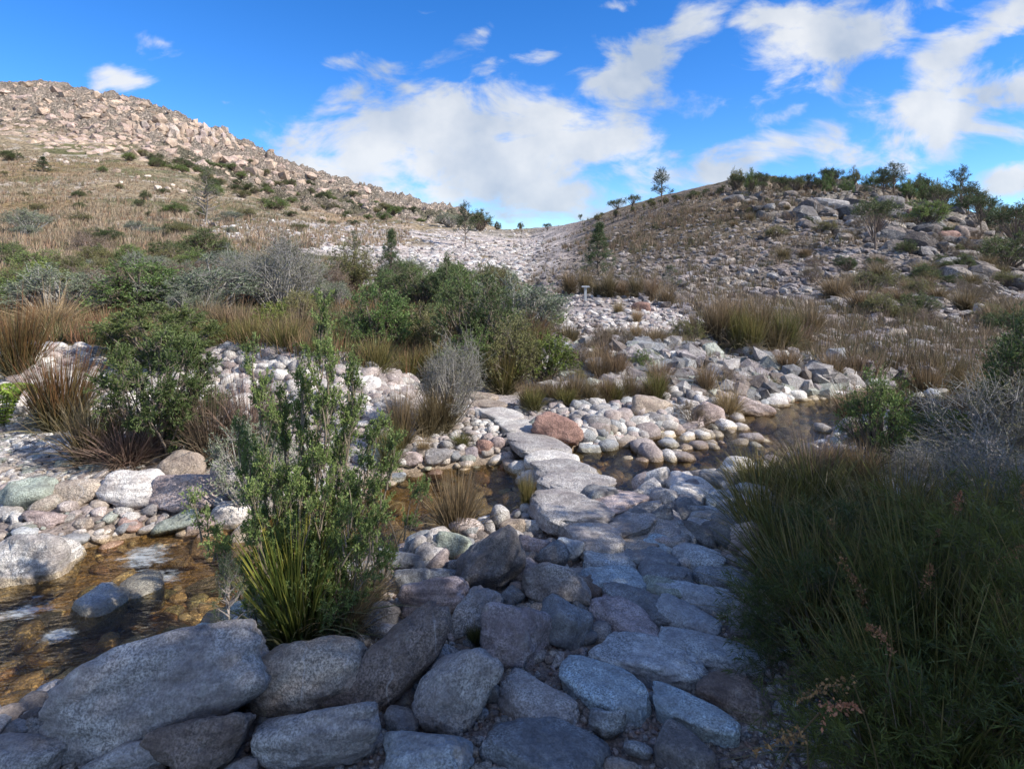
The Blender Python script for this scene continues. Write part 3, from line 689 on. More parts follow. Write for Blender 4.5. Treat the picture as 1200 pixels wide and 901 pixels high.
def in_hand(px, py, k=1.0):
    """already covered by a placed rock?"""
    m = np.zeros(len(px), bool)
    for (cx, cy_, r, a, b, an) in HAND:
        dx, dy_ = px - cx, py - cy_; u = dx * math.cos(an) + dy_ * math.sin(an); w = -dx * math.sin(an) + dy_ * math.cos(an)
        m |= (u / (a * k)) ** 2 + (w / (b * k)) ** 2 < 1
    return m
TEMPL = {(l, a): [rock_shape(900 + i, l, a) for i in range(7)] for l in (1, 2, 3) for a in (.15, .5, .9)}
CAND = []   # stones of the near banks: (px size, record)
def rot_rand(r, flat):
    yaw = r.uniform(0, 2 * math.pi); tx, ty = r.normal(0, .25, 2)
    cz, sz = math.cos(yaw), math.sin(yaw); Rz = np.array([[cz, -sz, 0], [sz, cz, 0], [0, 0, 1]])
    Rx = np.array([[1, 0, 0], [0, math.cos(tx), -math.sin(tx)], [0, math.sin(tx), math.cos(tx)]]); Ry = np.array([[math.cos(ty), 0, math.sin(ty)], [0, 1, 0], [-math.sin(ty), 0, math.cos(ty)]])
    return Rx @ Ry @ Rz
def stones(X, Y, smin, smax, cols, ang=.5, lod=1, flat=.65, sink=.35, lift=0, keep=True, power=2.2, seed=0, Zs=None):
    """returns records (loc, matrix, colour, shape index, lod, ang)"""
    r = np.random.default_rng(seed + 50); Z = terr(X, Y) if Zs is None else Zs; out = []
    for x, y, z in zip(X, Y, Z):
        s = smin + (smax - smin) * r.random() ** power
        sc = np.array([s * r.uniform(.8, 1.3), s * r.uniform(.7, 1), s * flat * r.uniform(.7, 1.2)]) / 2
        c = np.array(PAL[cols[r.integers(len(cols))]]); c = (c * .65 + c.mean() * .35 * np.array([1.04, 1, .95])) * r.uniform(.7, 1.15)
        out.append(((x, y, z + sc[2] * (1 - 2 * sink) + lift * r.random()), rot_rand(r, flat) * sc[None, :], c, int(r.integers(7)), lod, ang, s * F / max(y, 1)))
    return out
def merge(recs, name, label, cat, m, smooth=True, cm=1.0):
    V = []; Fc = []; C = []; n = 0
    for loc, M, c, i, lod, ang, _ in recs:
        v, f = TEMPL[(lod, ang)][i]; V.append(v @ M.T + np.array(loc)); Fc.append(f + n); n += len(v); C.append(np.repeat(c[None] * cm, len(v), 0))
    o = obj(name, mesh(name, np.concatenate(V), np.concatenate(Fc), np.concatenate(C), smooth), m); tag(o, label, cat, None, 'stuff'); return o
def region(n, poly, seed, avoid=True):
    """n random ground points seen inside a polygon of the photo"""
    r = np.random.default_rng(seed); P = np.array(poly, float); lo, hi = P.min(0), P.max(0); got = []; px = np.zeros(0); py = np.zeros(0)
    while len(px) < n:
        q = r.uniform(lo, hi, (n * 2, 2)); ins = np.zeros(len(q), bool); j = len(P) - 1
        for i in range(len(P)):
            c = ((P[i, 1] > q[:, 1]) != (P[j, 1] > q[:, 1])) & (q[:, 0] < (P[j, 0] - P[i, 0]) * (q[:, 1] - P[i, 1]) / (P[j, 1] - P[i, 1] + 1e-9) + P[i, 0]); ins ^= c; j = i
        px = np.concatenate([px, q[ins, 0]]); py = np.concatenate([py, q[ins, 1]])
    px, py = px[:n], py[:n]
    if avoid: k = ~in_hand(px, py, .8); px, py = px[k], py[k]
    X, Y = hitn(px, py); k = Y > 0; return X[k], Y[k]
pebs = []; near = []
def uni(n, x0, x1, y0, y1, seed):
    r = np.random.default_rng(seed); return r.uniform(x0, x1, n), r.uniform(y0, y1, n)
def proj(X, Y, z=0.05): return 600 + X / Y * F, HORIZ + (ZC - z) / Y * F
# gravel of the path
X, Y = uni(15000, -.9, 2.0, 1.5, 3.3, 1); k = chan(X, Y) > .1; X, Y = X[k], Y[k]; p = proj(X, Y, .12); k = ~in_hand(*p, .85); X, Y = X[k], Y[k]
gravel = stones(X, Y, .007, .026, ['pink', 'tan', 'red', 'grey', 'pale', 'purple', 'brown'], .5, 1, .7, .25, seed=1, power=2.5)
X, Y = uni(9000, -2.0, 2.2, 1.7, 5.2, 44); k = chan(X, Y) > .03; X, Y = X[k], Y[k]; p = proj(X, Y, .12); k = ~in_hand(*p, .8); X, Y = X[k], Y[k]
gravel += stones(X, Y, .012, .04, ['pink', 'tan', 'grey', 'pale', 'purple', 'brown'], .5, 1, .6, .25, seed=44, power=2.0)
X, Y = uni(1500, -.9, 2.0, 1.5, 3.3, 2); p = proj(X, Y, .12); k = ~in_hand(*p, .9); X, Y = X[k], Y[k]
gravel += stones(X, Y, .02, .05, ['pink', 'grey', 'pale', 'blue', 'slate'], .5, 2, .6, .3, seed=2)
# fill between the path stones further up
X, Y = uni(1600, -.4, 1.6, 3.0, 6.8, 3); k = (X > (Y - 3) * .0 - .3) ; X, Y = X[k], Y[k]; p = proj(X, Y, .1); k = ~in_hand(*p, .85) & (chan(X, Y) > -.05); X, Y = X[k], Y[k]
near += stones(X, Y, .03, .11, ['grey', 'pink', 'slate', 'pale', 'tan', 'blue'], .5, 2, .6, .3, seed=3)
# creek bed
X, Y = uni(9000, -5, 6, 1.9, 8.4, 4); d = chan(X, Y); k = d < .12; X, Y = X[k], Y[k]
bedr = stones(X, Y, .04, .17, ['tan', 'tan', 'grey', 'red', 'tan', 'green', 'pale', 'pale'], .15, 2, .5, .45, seed=4, power=1.8)
# shore cobbles, both banks
X, Y = uni(9000, -5.5, 6, 2.0, 8.6, 5); d = chan(X, Y); k = (d > -.05) & (d < .75) & ~((X > -.4) & (X < 2.2) & (Y < 4.2)); X, Y = X[k], Y[k]; p = proj(X, Y, .1); k = ~in_hand(*p, .85) & (np.random.default_rng(1).random(len(X)) < np.exp(-chan(X, Y) * 1.5)); X, Y = X[k], Y[k]
near += stones(X, Y, .03, .17, ['pink', 'pale', 'white', 'grey', 'tan', 'blue', 'green', 'pink'], .5, 2, .6, .25, seed=5, power=2.4)
# boulders standing in the creek and packed beside the crossing
X, Y = uni(420, -4, 6, 2.3, 8.2, 14); d = chan(X, Y); p = proj(X, Y, .05); k = (d < .0) & ~in_hand(*p, 1.0) & (np.abs(p[0] - 500) > 75); X, Y = X[k], Y[k]
near += stones(X, Y, .12, .34, ['pale', 'pink', 'grey', 'tan', 'white', 'blue'], .15, 2, .75, .1, seed=14, power=1.7, Zs=np.full(len(X), -.13))
X, Y = region(150, [(690, 565), (900, 560), (870, 650), (700, 645)], 15)
near += stones(X, Y, .10, .26, ['grey', 'slate', 'pale', 'blue', 'pink'], .5, 2, .6, .15, seed=15, power=1.2)
X, Y = region(110, [(560, 600), (660, 650), (620, 700), (440, 660), (450, 630)], 16)
near += stones(X, Y, .08, .2, ['grey', 'slate', 'pale', 'pink'], .5, 2, .7, .15, seed=16, power=1.2)
for n_, pl, sd in ((80, [(700, 505), (900, 490), (900, 555), (760, 575), (700, 545)], 17), (34, [(600, 560), (650, 555), (650, 600), (600, 610)], 18), (46, [(730, 560), (830, 560), (830, 600), (740, 590)], 19)):
    X, Y = region(n_, pl, sd); near += stones(X, Y, .08, .24, ['white', 'pale', 'pink', 'grey', 'blue', 'tan'], .15, 2, .7, .1, seed=sd, power=1.4, Zs=np.maximum(terr(X, Y), -.07))
# pebbly flat on the far left
X, Y = uni(2500, -5, -1.2, 3.4, 6.6, 66); p = proj(X, Y, .1); k = ~in_hand(*p, .9) & (chan(X, Y) > .05); X, Y = X[k], Y[k]
near += stones(X, Y, .025, .12, ['pale', 'pink', 'green', 'grey', 'tan'], .5, 2, .5, .3, seed=66, power=2.4)
X, Y = region(3800, [(-40, 455), (120, 455), (230, 530), (130, 560), (-40, 570)], 6)
near += stones(X, Y, .025, .11, ['pale', 'white', 'green', 'grey', 'tan'], .5, 2, .45, .3, seed=6, power=2.6)
X, Y = region(900, [(430, 490), (560, 470), (600, 530), (430, 550)], 7)
near += stones(X, Y, .03, .12, ['pink', 'pale', 'tan', 'white'], .9, 2, .6, .3, seed=7)
# cobbles of the right bank and the far heap
X, Y = region(520, [(640, 470), (860, 462), (850, 500), (700, 530), (660, 510)], 8)
near += stones(X, Y, .05, .20, ['white', 'pale', 'pink', 'grey', 'blue'], .5, 2, .7, .25, seed=8, power=1.7)
X, Y = region(300, [(900, 460), (1010, 458), (1030, 500), (930, 520), (880, 500)], 9)
near += stones(X, Y, .08, .26, ['white', 'pale', 'pink', 'grey', 'blue'], .5, 2, .7, .25, seed=9, power=1.6)
# shallow bank right, under the sedges
X, Y = uni(1200, 1.3, 5.5, 2.2, 6.2, 10); p = proj(X, Y, .1); k = ~in_hand(*p, .85) & (chan(X, Y) > .1); X, Y = X[k], Y[k]
near += stones(X, Y, .04, .18, ['grey', 'pale', 'pink', 'slate'], .5, 2, .6, .3, seed=10)
# left foreground gaps between the boulders
X, Y = uni(1200, -2.6, .4, 1.5, 3.6, 11); p = proj(X, Y, .1); k = (chan(X, Y) > .0); X, Y = X[k], Y[k]
near += stones(X, Y, .03, .13, ['grey', 'brown', 'slate', 'tan'], .5, 2, .6, .3, seed=11)
# rubble embankment
r_ = np.random.default_rng(12); X = r_.uniform(-6.2, -1.15, 4200); Y = 7.0 + .25 * np.sin(X * 1.3) + r_.normal(-.12, .36, 4200)
rub = stones(X, Y, .05, .24, ['white', 'pale', 'pink', 'pink', 'grey', 'white'], .9, 2, .6, .3, lift=.08, seed=12, power=1.5)
# pick the stones that show largest as things of their own, the rest stay one mass each
names = {3: None}
def split(recs, n, minpx=9):
    o = sorted(range(len(recs)), key=lambda i: -recs[i][6]); a = set(o[:n]); return [recs[i] for i in o[:n]], [recs[i] for i in range(len(recs)) if i not in a]
COLN = {k: np.array(v) / sum(v) for k, v in PAL.items()}
SHM = {}
def single(recs, name, labelf, cat, group):
    for loc, M, c, i, lod, ang, s in recs:
        key = (name, i, ang)
        if key not in SHM:
            v, f = rock_shape(900 + i, 3, ang); SHM[key] = mesh(name, v, f, None, True)
        o = obj(name, SHM[key], M_ROCK)
        from mathutils import Matrix
        o.matrix_world = Matrix(((M[0][0], M[0][1], M[0][2], loc[0]), (M[1][0], M[1][1], M[1][2], loc[1]), (M[2][0], M[2][1], M[2][2], loc[2]), (0, 0, 0, 1)))
        o.color = tuple(c) + (1,); tag(o, labelf(loc), cat, group)
def where(loc):
    x, y, _ = loc; px = 600 + x / y * F
    if y < 3.6 and px < 620: return 'loose grey stone between the big foreground boulders'
    if px > 1020 and y < 6.4: return 'stone lying under the sedge on the right bank'
    if px > 870: return 'pale cobble of the heap where the creek bends far right'
    if px > 600 and y > 5.6: return 'cobble on the stony bank beyond the right pool'
    if px > 600: return 'small stone filling a gap beside the path slabs'
    if y < 5.2 and px < 420: return 'cobble at the water edge on the left bank'
    if px < 330: return 'pebble on the pale stony flat below the left rushes'
    return 'pinkish stone on the bank behind the still pool'
def wgroup(loc): return where(loc).replace('stone ', 'stones ', 1).replace('cobble ', 'cobbles ', 1).replace('pebble ', 'pebbles ', 1)
big, rest = split(near, 125)
for q in big: single([q], 'cobble', where, 'cobble', wgroup(q[0]))
merge(rest, 'cobbles', 'loose cobbles and pebbles strewn along both creek banks', 'cobbles', M_ROCKV)
big, rest = split(rub, 45)
single(big, 'rubble_block', lambda l: 'broken block in the pale rubble bank', 'rock', 'blocks of the pale rubble bank')
merge(rest, 'rubble', 'pinkish white broken rubble heaped in a long low bank', 'rubble', M_ROCKV)
merge(gravel, 'gravel', 'fine reddish gravel between the near path stones', 'gravel', M_ROCKV)
merge(bedr, 'creek_bed_stones', 'brown stones lying under the creek water', 'stones', M_ROCKV, True, 1.45)
# broken stone on the slopes beyond
X, Y = region(6500, [(610, 352), (700, 345), (860, 350), (1000, 400), (900, 440), (640, 440), (615, 400)], 20)
mound = stones(X, Y, .03, .20, ['pink', 'pale', 'white', 'grey', 'pink'], .9, 1, .6, .3, seed=20, power=2.2)
X, Y = region(2600, [(640, 405), (960, 410), (1060, 470), (640, 462)], 21)
mound += stones(X, Y, .05, .40, ['grey', 'slate', 'green', 'purple', 'grey', 'dark', 'brown'], .9, 1, .9, .5, seed=21, power=2.4)
merge(mound, 'bank_rubble', 'pale pink and grey broken rock on the mound beyond the creek', 'rubble', M_ROCKV, False)
X, Y = region(9000, [(600, 320), (640, 285), (720, 262), (800, 232), (900, 222), (1060, 235), (1200, 290), (1200, 450), (1000, 440), (850, 380), (700, 345), (600, 350)], 22)
hill = stones(X, Y, .10, .50, ['tan', 'grey', 'tan', 'purple', 'pink', 'brown'], .9, 1, .55, .35, seed=22, power=2.6)
X, Y = region(60, [(900, 238), (1000, 236), (1100, 262), (1090, 290), (960, 275)], 28); hill += stones(X, Y, .8, 2.6, ['dark', 'brown', 'dark'], .9, 2, .8, .6, seed=28)
X, Y = region(330, [(830, 225), (900, 220), (1060, 235), (1200, 290), (1200, 345), (1080, 320), (980, 280), (860, 250)], 23)
hill += stones(X, Y, .35, 1.3, ['grey', 'brown', 'tan', 'dark'], .9, 2, .65, .4, seed=23, power=2.0)
merge(hill, 'scree', 'loose pale scree scattered over the right hillside', 'scree', M_FAR, False, .8)
X, Y = region(5200, [(230, 262), (420, 258), (600, 268), (640, 275), (620, 330), (430, 335), (400, 300), (240, 278)], 24)
saddle = stones(X, Y, .15, .8, ['white', 'pale', 'pink', 'white'], .9, 1, .5, .35, seed=24, power=2.4)
merge(saddle, 'pale_scree', 'white and pink stones over the bare saddle between the hills', 'scree', M_FAR, False)
X, Y = region(1500, [(0, 98), (60, 95), (200, 128), (300, 170), (420, 214), (570, 262), (560, 268), (400, 250), (300, 225), (180, 190), (0, 165)], 25)
crag = stones(X, Y, 1.0, 6.5, ['pink', 'tan', 'tan', 'pink', 'tan'], .9, 1, .7, .80, seed=25, power=2.6)
X, Y = region(110, [(150, 140), (215, 148), (262, 158), (285, 172), (255, 170), (205, 163), (160, 156)], 27)
for (loc, M, c, i, l, a_, s) in stones(X, Y, 2.2, 4.2, ['tan', 'purple', 'tan', 'grey'], .9, 1, 1, .6, seed=27): M = M.copy(); M[2] *= 1.7; crag.append((loc, M, c * 1.1, i, l, a_, s))
X, Y = region(60, [(0, 165), (180, 190), (400, 250), (560, 268), (400, 262), (200, 230), (0, 200)], 26)
crag += stones(X, Y, .5, 2.2, ['tan', 'pale', 'white'], .9, 1, .7, .35, seed=26, power=2.4)
merge(crag, 'crags', 'weathered tan crags and blocks covering the left mountain', 'crags', M_FAR, False, np.array([1.22, 1.08, .96]))

# ------------------------------------------------------------------ plants
def norm(v): return v / np.maximum(np.linalg.norm(v, axis=-1, keepdims=True), 1e-9)
def blades(n, H, r0, spread, w, droop, c0, c1, seed, segs=4, tipc=None, hv=.35, lean=(0, 0), orig=None, dirs=None):
    """tapering grass-like blades; c0 base colour, c1 tip colour"""
    r = np.random.default_rng(seed); az = r.uniform(0, 2 * np.pi, n)
    if orig is None:
        rr = r0 * np.sqrt(r.random(n)); O = np.stack([rr * np.cos(az), rr * np.sin(az), np.full(n, -.02 * H)], 1)
    else: O = orig
    if dirs is None:
        az2 = az + r.normal(0, .5, n); s = np.abs(r.normal(0, spread, n)); D = norm(np.stack([np.cos(az2) * s + lean[0], np.sin(az2) * s + lean[1], np.ones(n)], 1))
    else: D = norm(dirs)
    L = H * r.uniform(1 - hv, 1, n) if np.ndim(H) == 0 else H
    side = norm(np.cross(D, norm(r.normal(size=(n, 3))))); V = []; k = 2 * segs + 1
    dr = droop * r.uniform(.2, 1.4, n)
    hor = D.copy(); hor[:, 2] = 0; hor = norm(hor + 1e-4)
    for j in range(segs + 1):
        t = j / segs; P = O + D * (L * t)[:, None] + hor * (L * dr * .5 * t ** 2)[:, None]; P[:, 2] -= L * dr * .55 * t ** 2.4
        ww = w * (1 - t) ** .6
        if j < segs: V += [P - side * (ww / 2), P + side * (ww / 2)]
        else: V += [P]
    V = np.stack(V, 1)
    idx = np.arange(n)[:, None] * k
    q = np.concatenate([idx + np.array([[2 * j, 2 * j + 1, 2 * j + 3, 2 * j + 2]]) for j in range(segs - 1)]) if segs > 1 else None
    tr = idx + np.array([[2 * segs - 2, 2 * segs - 1, 2 * segs]])
    mixv = r.random(n)[:, None]; br = r.uniform(.6, 1.35, n)[:, None]
    C = []
    for j in range(segs + 1):
        t = j / segs; c = np.array(c0) * (1 - t) + np.array(c1) * t; c = c[None] * br
        if tipc is not None: c = c * (1 - mixv * t) + np.array(tipc)[None] * mixv * t * br
        C += [c, c] if j < segs else [c]
    C = np.stack(C, 1)
    F_ = [tr] + ([q] if q is not None else [])
    return V.reshape(-1, 3), F_, C.reshape(-1, 3)
def leaves(P, D, ln, w, C, r):
    """rhombic leaves at P pointing along D"""
    n = len(P); S = norm(np.cross(D, norm(r.normal(size=(n, 3))))); L = (ln * r.uniform(.6, 1.25, n))[:, None]; Wd = L * w
    V = np.stack([P, P + D * L * .5 + S * Wd * .5, P + D * L, P + D * L * .5 - S * Wd * .5], 1).reshape(-1, 3)
    return V, [np.arange(4 * n).reshape(-1, 4)], np.repeat(C, 4, 0)
def limbs(A, B, ra, rb, col, r, segs=3, bow=.12):
    """tapering round-ish limbs from points A to points B"""
    n = len(A); D = B - A; L = np.linalg.norm(D, axis=1, keepdims=True); Dn = D / np.maximum(L, 1e-6)
    u = norm(np.cross(Dn, np.tile([[.31, .95, .1]], (n, 1)))); v = np.cross(Dn, u); off = (u * r.normal(0, 1, (n, 1)) + v * r.normal(0, 1, (n, 1))) * L * bow
    rings = []
    for j in range(segs + 1):
        t = j / segs; P = A + D * t + off * (4 * t * (1 - t)) * .5; rad = (ra * (1 - t) + rb * t)
        rad = rad[:, None] if np.ndim(rad) else rad
        for q in range(5):
            a = 2 * math.pi * q / 5; rings.append(P + (u * math.cos(a) + v * math.sin(a)) * rad)
    V = np.stack(rings, 1); k = 5 * (segs + 1); idx = np.arange(n)[:, None] * k; f = []
    for j in range(segs):
        for q in range(5): f.append(idx + np.array([[5 * j + q, 5 * j + (q + 1) % 5, 5 * j + 5 + (q + 1) % 5, 5 * j + 5 + q]]))
    C = np.tile(np.array(col)[None], (n * k, 1)) * np.repeat(r.uniform(.75, 1.25, n), k)[:, None]
    return V.reshape(-1, 3), [np.concatenate(f)], C
def join(parts):
    V = []; Fs = {3: [], 4: []}; C = []; n = 0
    for v, f, c in parts:
        for q in f: Fs[q.shape[1]].append(q + n)
        V.append(v); C.append(c); n += len(v)
    return np.concatenate(V), [np.concatenate(x) for x in Fs.values() if x], np.concatenate(C)
def woody(seed, cent, rc, nsprig, nleaf, ln, lw, c0, c1, stemcol, rs=.018, up=.35, base=None, parent_pts=None, twigcol=None, out=1.0):
    """stems running to clumps; every clump is a burst of sprigs set with leaves. Unit sizes."""
    r = np.random.default_rng(seed); K = len(cent)
    A = np.zeros((K, 3)) if parent_pts is None else parent_pts
    if parent_pts is None: A[:, :2] = r.normal(0, .03, (K, 2)); A[:, 2] = -.02
    st = [limbs(A, cent, rs, rs * .25, stemcol, r, 4)]
    S = K * nsprig; O = np.repeat(cent, nsprig, 0) + r.normal(0, rc * .22, (S, 3))
    ax = cent - (np.array([0, 0, .25]) if base is None else base); ax = norm(ax) * out
    D = norm(r.normal(size=(S, 3)) + np.repeat(ax, nsprig, 0) + np.array([0, 0, up])); L = rc * r.uniform(.5, 1.25, S)
    st.append(limbs(O - D * (L * .3)[:, None], O + D * (L * .9)[:, None], rs * .16, rs * .06, stemcol if twigcol is None else twigcol, r, 1, 0))
    lf = None
    if nleaf:
        t = r.random((S, nleaf)) ** .75; P = O[:, None] + D[:, None] * (L[:, None] * t)[..., None] + r.normal(0, rc * .05, (S, nleaf, 3))
        E = norm(D[:, None] * .7 + r.normal(0, .55, (S, nleaf, 3)))
        cl = np.repeat(r.random(K), nsprig)[:, None] * .5 + r.random((S, nleaf)) * .3 + t * .25
        C = np.array(c0) * (1 - cl[..., None]) + np.array(c1) * cl[..., None]
        lf = leaves(P.reshape(-1, 3), E.reshape(-1, 3), ln, lw, C.reshape(-1, 3), r)
    return join(st), lf
def dome(seed, K, flat=0., lo=.25, inner=.55):
    r = np.random.default_rng(seed); az = r.uniform(0, 2 * np.pi, K); u = r.random(K) ** .8; lump = 1 + .28 * np.sin(az * 2 + seed) + .2 * np.sin(az * 3 + 2 * seed)
    el = np.arcsin(u); rad = r.uniform(inner, 1, K) ** .7 * np.clip(lump, .6, 1.25)
    return np.stack([.42 * rad * np.cos(el) * np.cos(az), .42 * rad * np.cos(el) * np.sin(az), lo + (.88 - lo) * rad * np.sin(el) * r.uniform(.8, 1.05, K)], 1)
def conif(seed, K, w=.3, lo=.2, p=1.0):
    r = np.random.default_rng(seed); z = lo + (1 - lo) * r.random(K) ** .9; az = r.uniform(0, 2 * np.pi, K); rad = w * (1.04 - z) ** p / (1 - lo) ** p * r.uniform(.45, 1.1, K)
    c = np.stack([rad * np.cos(az), rad * np.sin(az), z + .05 * rad], 1); a = np.stack([0 * z, 0 * z, z - .6 * rad], 1); return c, a
KINDS = {}
def kind(name, variants, parts): KINDS[name] = (variants, parts)
GREY = (.33, .31, .285); BARK = (.16, .13, .10)
def mk(nm, seeds, fn, kindname, cat, pn):
    vs = []
    for s in seeds:
        st, lf = fn(s); ms = []
        if st is not None: ms.append((pn[0], mesh(pn[0], *st[:2], st[2], True), M_TWIG))
        if lf is not None: ms.append((pn[1], mesh(pn[1], *lf[:2], lf[2], False), M_LEAF if pn[1] != 'blades' else M_BLADE))
        for _, me, m in ms: me.materials.append(m)
        allz = np.concatenate([x[0] for x in (st, lf) if x is not None])
        q = np.percentile(np.abs(allz[:, :2]), 97) * 2; h = np.percentile(allz[:, 2], 99.5)
        vs.append((ms, q, h))
    KINDS[nm] = (vs, kindname, cat)
SH = ('stems', 'foliage')
mk('green', (1, 2, 3), lambda s: woody(s, dome(s, 60), .15, 12, 16, .034, .34, (.055, .10, .026), (.23, .32, .095), BARK), 'shrub', 'shrub', SH)
mk('dark', (4, 5, 6), lambda s: woody(s, dome(s, 60), .14, 12, 16, .034, .3, (.035, .055, .02), (.14, .185, .065), BARK), 'shrub', 'shrub', SH)
mk('olive', (7, 8, 9), lambda s: woody(s, dome(s, 55), .15, 11, 15, .036, .28, (.09, .10, .038), (.26, .25, .095), BARK), 'shrub', 'shrub', SH)
mk('lime', (10, 11), lambda s: woody(s, dome(s, 45), .16, 11, 16, .04, .4, (.09, .13, .025), (.24, .29, .06), BARK), 'shrub', 'shrub', SH)
mk('greygreen', (12, 13, 14), lambda s: woody(s, dome(s, 55, lo=.4), .15, 12, 11, .034, .3, (.12, .15, .09), (.28, .32, .20), GREY, .02, twigcol=(.28, .265, .24)), 'shrub', 'shrub', SH)
def twiggy(s):
    r = np.random.default_rng(s); c = dome(s, 70, lo=.3); st, lf = woody(s, c, .20, 17, 4, .026, .3, (.12, .12, .06), (.2, .2, .12), (.29, .275, .25), .013, up=.5, out=1.1, twigcol=(.235, .225, .205)); return st, lf
mk('dead', (15, 16, 17), twiggy, 'bare_shrub', 'bare shrub', SH)
mk('heath', (18, 19), lambda s: woody(s, dome(s, 45), .15, 12, 12, .03, .25, (.12, .095, .06), (.24, .19, .12), (.2, .16, .13), .015), 'shrub', 'shrub', SH)
def spread_bush(s):
    r = np.random.default_rng(s); K = 62; az = r.uniform(0, 2 * np.pi, K); z = r.random(K); rad = .44 * np.sqrt(1.02 - (2 * z - 1) ** 2) * r.uniform(.6, 1.05, K)
    c = np.stack([rad * np.cos(az), rad * np.sin(az), .15 + .8 * z], 1)
    return woody(s, c, .12, 17, 28, .036, .24, (.03, .055, .018), (.14, .19, .06), (.2, .16, .13), .016, up=.3)
mk('spread', (20, 21), spread_bush, 'shrub', 'shrub', SH)
def spires(s):
    r = np.random.default_rng(s); c = []; a = []
    sp = [(-.30, .1, .62), (-.2, -.05, .88), (-.12, .05, .74), (-.02, -.02, .80), (.04, .05, 1.0), (.1, -.1, .9), (.18, .02, .84), (.26, .08, .66), (.34, -.05, .6), (-.4, -.08, .45), (.42, .03, .42), (.0, -.16, .55), (-.16, -.18, .5), (.2, -.18, .5), (-.26, .2, .55), (.1, .22, .65), (.3, -.16, .45)]
    for x, y, h in sp:
        n = int(30 * h)
        for i in range(n):
            t = (i + .5) / n; zz = h * (.12 + .88 * t); w = .048 * (1.12 - t) ** .7
            c.append((x * (.3 + .75 * t) + r.normal(0, w), y * (.3 + .75 * t) + r.normal(0, w), zz + r.normal(0, .02))); a.append((x * (.3 + .7 * t) , y * (.3 + .7 * t), max(zz - .10, 0)))
    return woody(s, np.array(c), .046, 15, 26, .0105, .40, (.055, .10, .03), (.20, .28, .09), (.15, .13, .09), .0045, up=1.1, parent_pts=np.array(a))
mk('spires', (30,), spires, 'shrub', 'shrub', SH)
def needle(s):
    r = np.random.default_rng(s); K = 46; az = r.uniform(0, 2 * np.pi, K); rr = np.sqrt(r.random(K)) * .5; z = .15 + .85 * r.random(K) ** .8 * (1.1 - rr)
    c = np.stack([rr * np.cos(az), rr * np.sin(az), z], 1)
    return woody(s, c, .20, 8, 36, .06, .09, (.03, .042, .012), (.13, .155, .035), (.13, .10, .07), .007, up=.9)
mk('needle', (31, 32, 33), needle, 'needle_shrub', 'needle shrub', SH)
def rushk(n, r0, spread, w, droop, c0, c1, tipc=None, segs=4):
    def f(s):
        st = (np.array(c0) + np.array([.16, .13, .09])) * .8
        a = blades(int(n * .75), 1.0, r0, spread, w, droop, c0, c1, s, segs, tipc, .5)
        b = blades(int(n * .3), .75, r0 * 1.1, spread * 2.1, w, droop + .7, st, st * 1.25, s + 500, segs, None, .6)      # bent and dead blades
        c = blades(int(n * .2), .32, r0 * 1.25, .8, w * 1.1, .5, st * .6, st, s + 900, 2, None, .6)                    # thatch at the foot
        d = blades(int(n * .06), 1.22, r0 * .8, spread * .8, w * .8, .15, c1, c1 if tipc is None else tipc, s + 300, segs, None, .3)
        return None, join([a, b, c, d])
    return f
BL = ('stems', 'blades')
mk('rush_brown', (40, 41, 42), rushk(620, .13, .26, .012, .25, (.09, .075, .035), (.23, .165, .085), (.27, .21, .13)), 'rush_clump', 'rush clump', BL)
mk('rush_green', (43, 44), rushk(620, .13, .28, .012, .25, (.06, .07, .02), (.17, .18, .055), (.24, .18, .07)), 'rush_clump', 'rush clump', BL)
mk('rush_red', (45, 46), rushk(700, .14, .30, .011, .2, (.07, .07, .025), (.16, .12, .05), (.22, .075, .04)), 'rush_clump', 'rush clump', BL)
mk('rush_gold', (47, 48), rushk(650, .13, .38, .011, .6, (.16, .13, .06), (.40, .31, .16), None), 'grass_tussock', 'grass tussock', BL)
mk('rush_dead', (49,), rushk(750, .15, .42, .010, .5, (.13, .10, .07), (.25, .20, .15), (.20, .12, .08)), 'rush_clump', 'rush clump', BL)
mk('sword', (50, 51), rushk(560, .12, .2, .013, .25, (.05, .075, .015), (.17, .24, .05), (.34, .28, .06), 5), 'sedge_clump', 'sedge clump', BL)
mk('sedge', (52, 53, 54), rushk(620, .20, .33, .011, .32, (.045, .05, .014), (.16, .17, .04), (.24, .18, .07), 5), 'sedge_clump', 'sedge clump', BL)
def trunked(s, cf, rc, ns, nl, ln, lw, c0, c1, tr=.02, up=.3, col=BARK):
    c, a = cf; st, lf = woody(s, c, rc, ns, nl, ln, lw, c0, c1, col, .009, up, parent_pts=a)
    r = np.random.default_rng(s); T = limbs(np.array([[0, 0, -.03]]), np.array([[.02, 0, .97]]), np.array([tr]), np.array([tr * .2]), col, r, 8, .03)
    return join([st, T]), lf
TR = ('trunk', 'crown')
mk('pine', (60, 61), lambda s: trunked(s, conif(s, 90, .27, .12), .075, 8, 16, .035, .13, (.03, .06, .025), (.10, .15, .06)), 'young_pine', 'pine tree', TR)
mk('thin', (62, 63), lambda s: trunked(s, conif(s, 46, .26, .22, .7), .07, 7, 11, .028, .16, (.06, .085, .04), (.14, .18, .08), .014, col=(.25, .22, .19)), 'thin_tree', 'tree', TR)
def umbr(s):
    r = np.random.default_rng(s); c = dome(s, 46, lo=.5); c[:, 2] = .45 + (c[:, 2] - .25) * .75; a = np.stack([c[:, 0] * .15, c[:, 1] * .15, .2 + .35 * r.random(len(c))], 1); return c, a
mk('tree', (64, 65, 66), lambda s: trunked(s, umbr(s), .13, 10, 14, .036, .25, (.035, .055, .022), (.12, .155, .06), .022), 'small_tree', 'tree', TR)
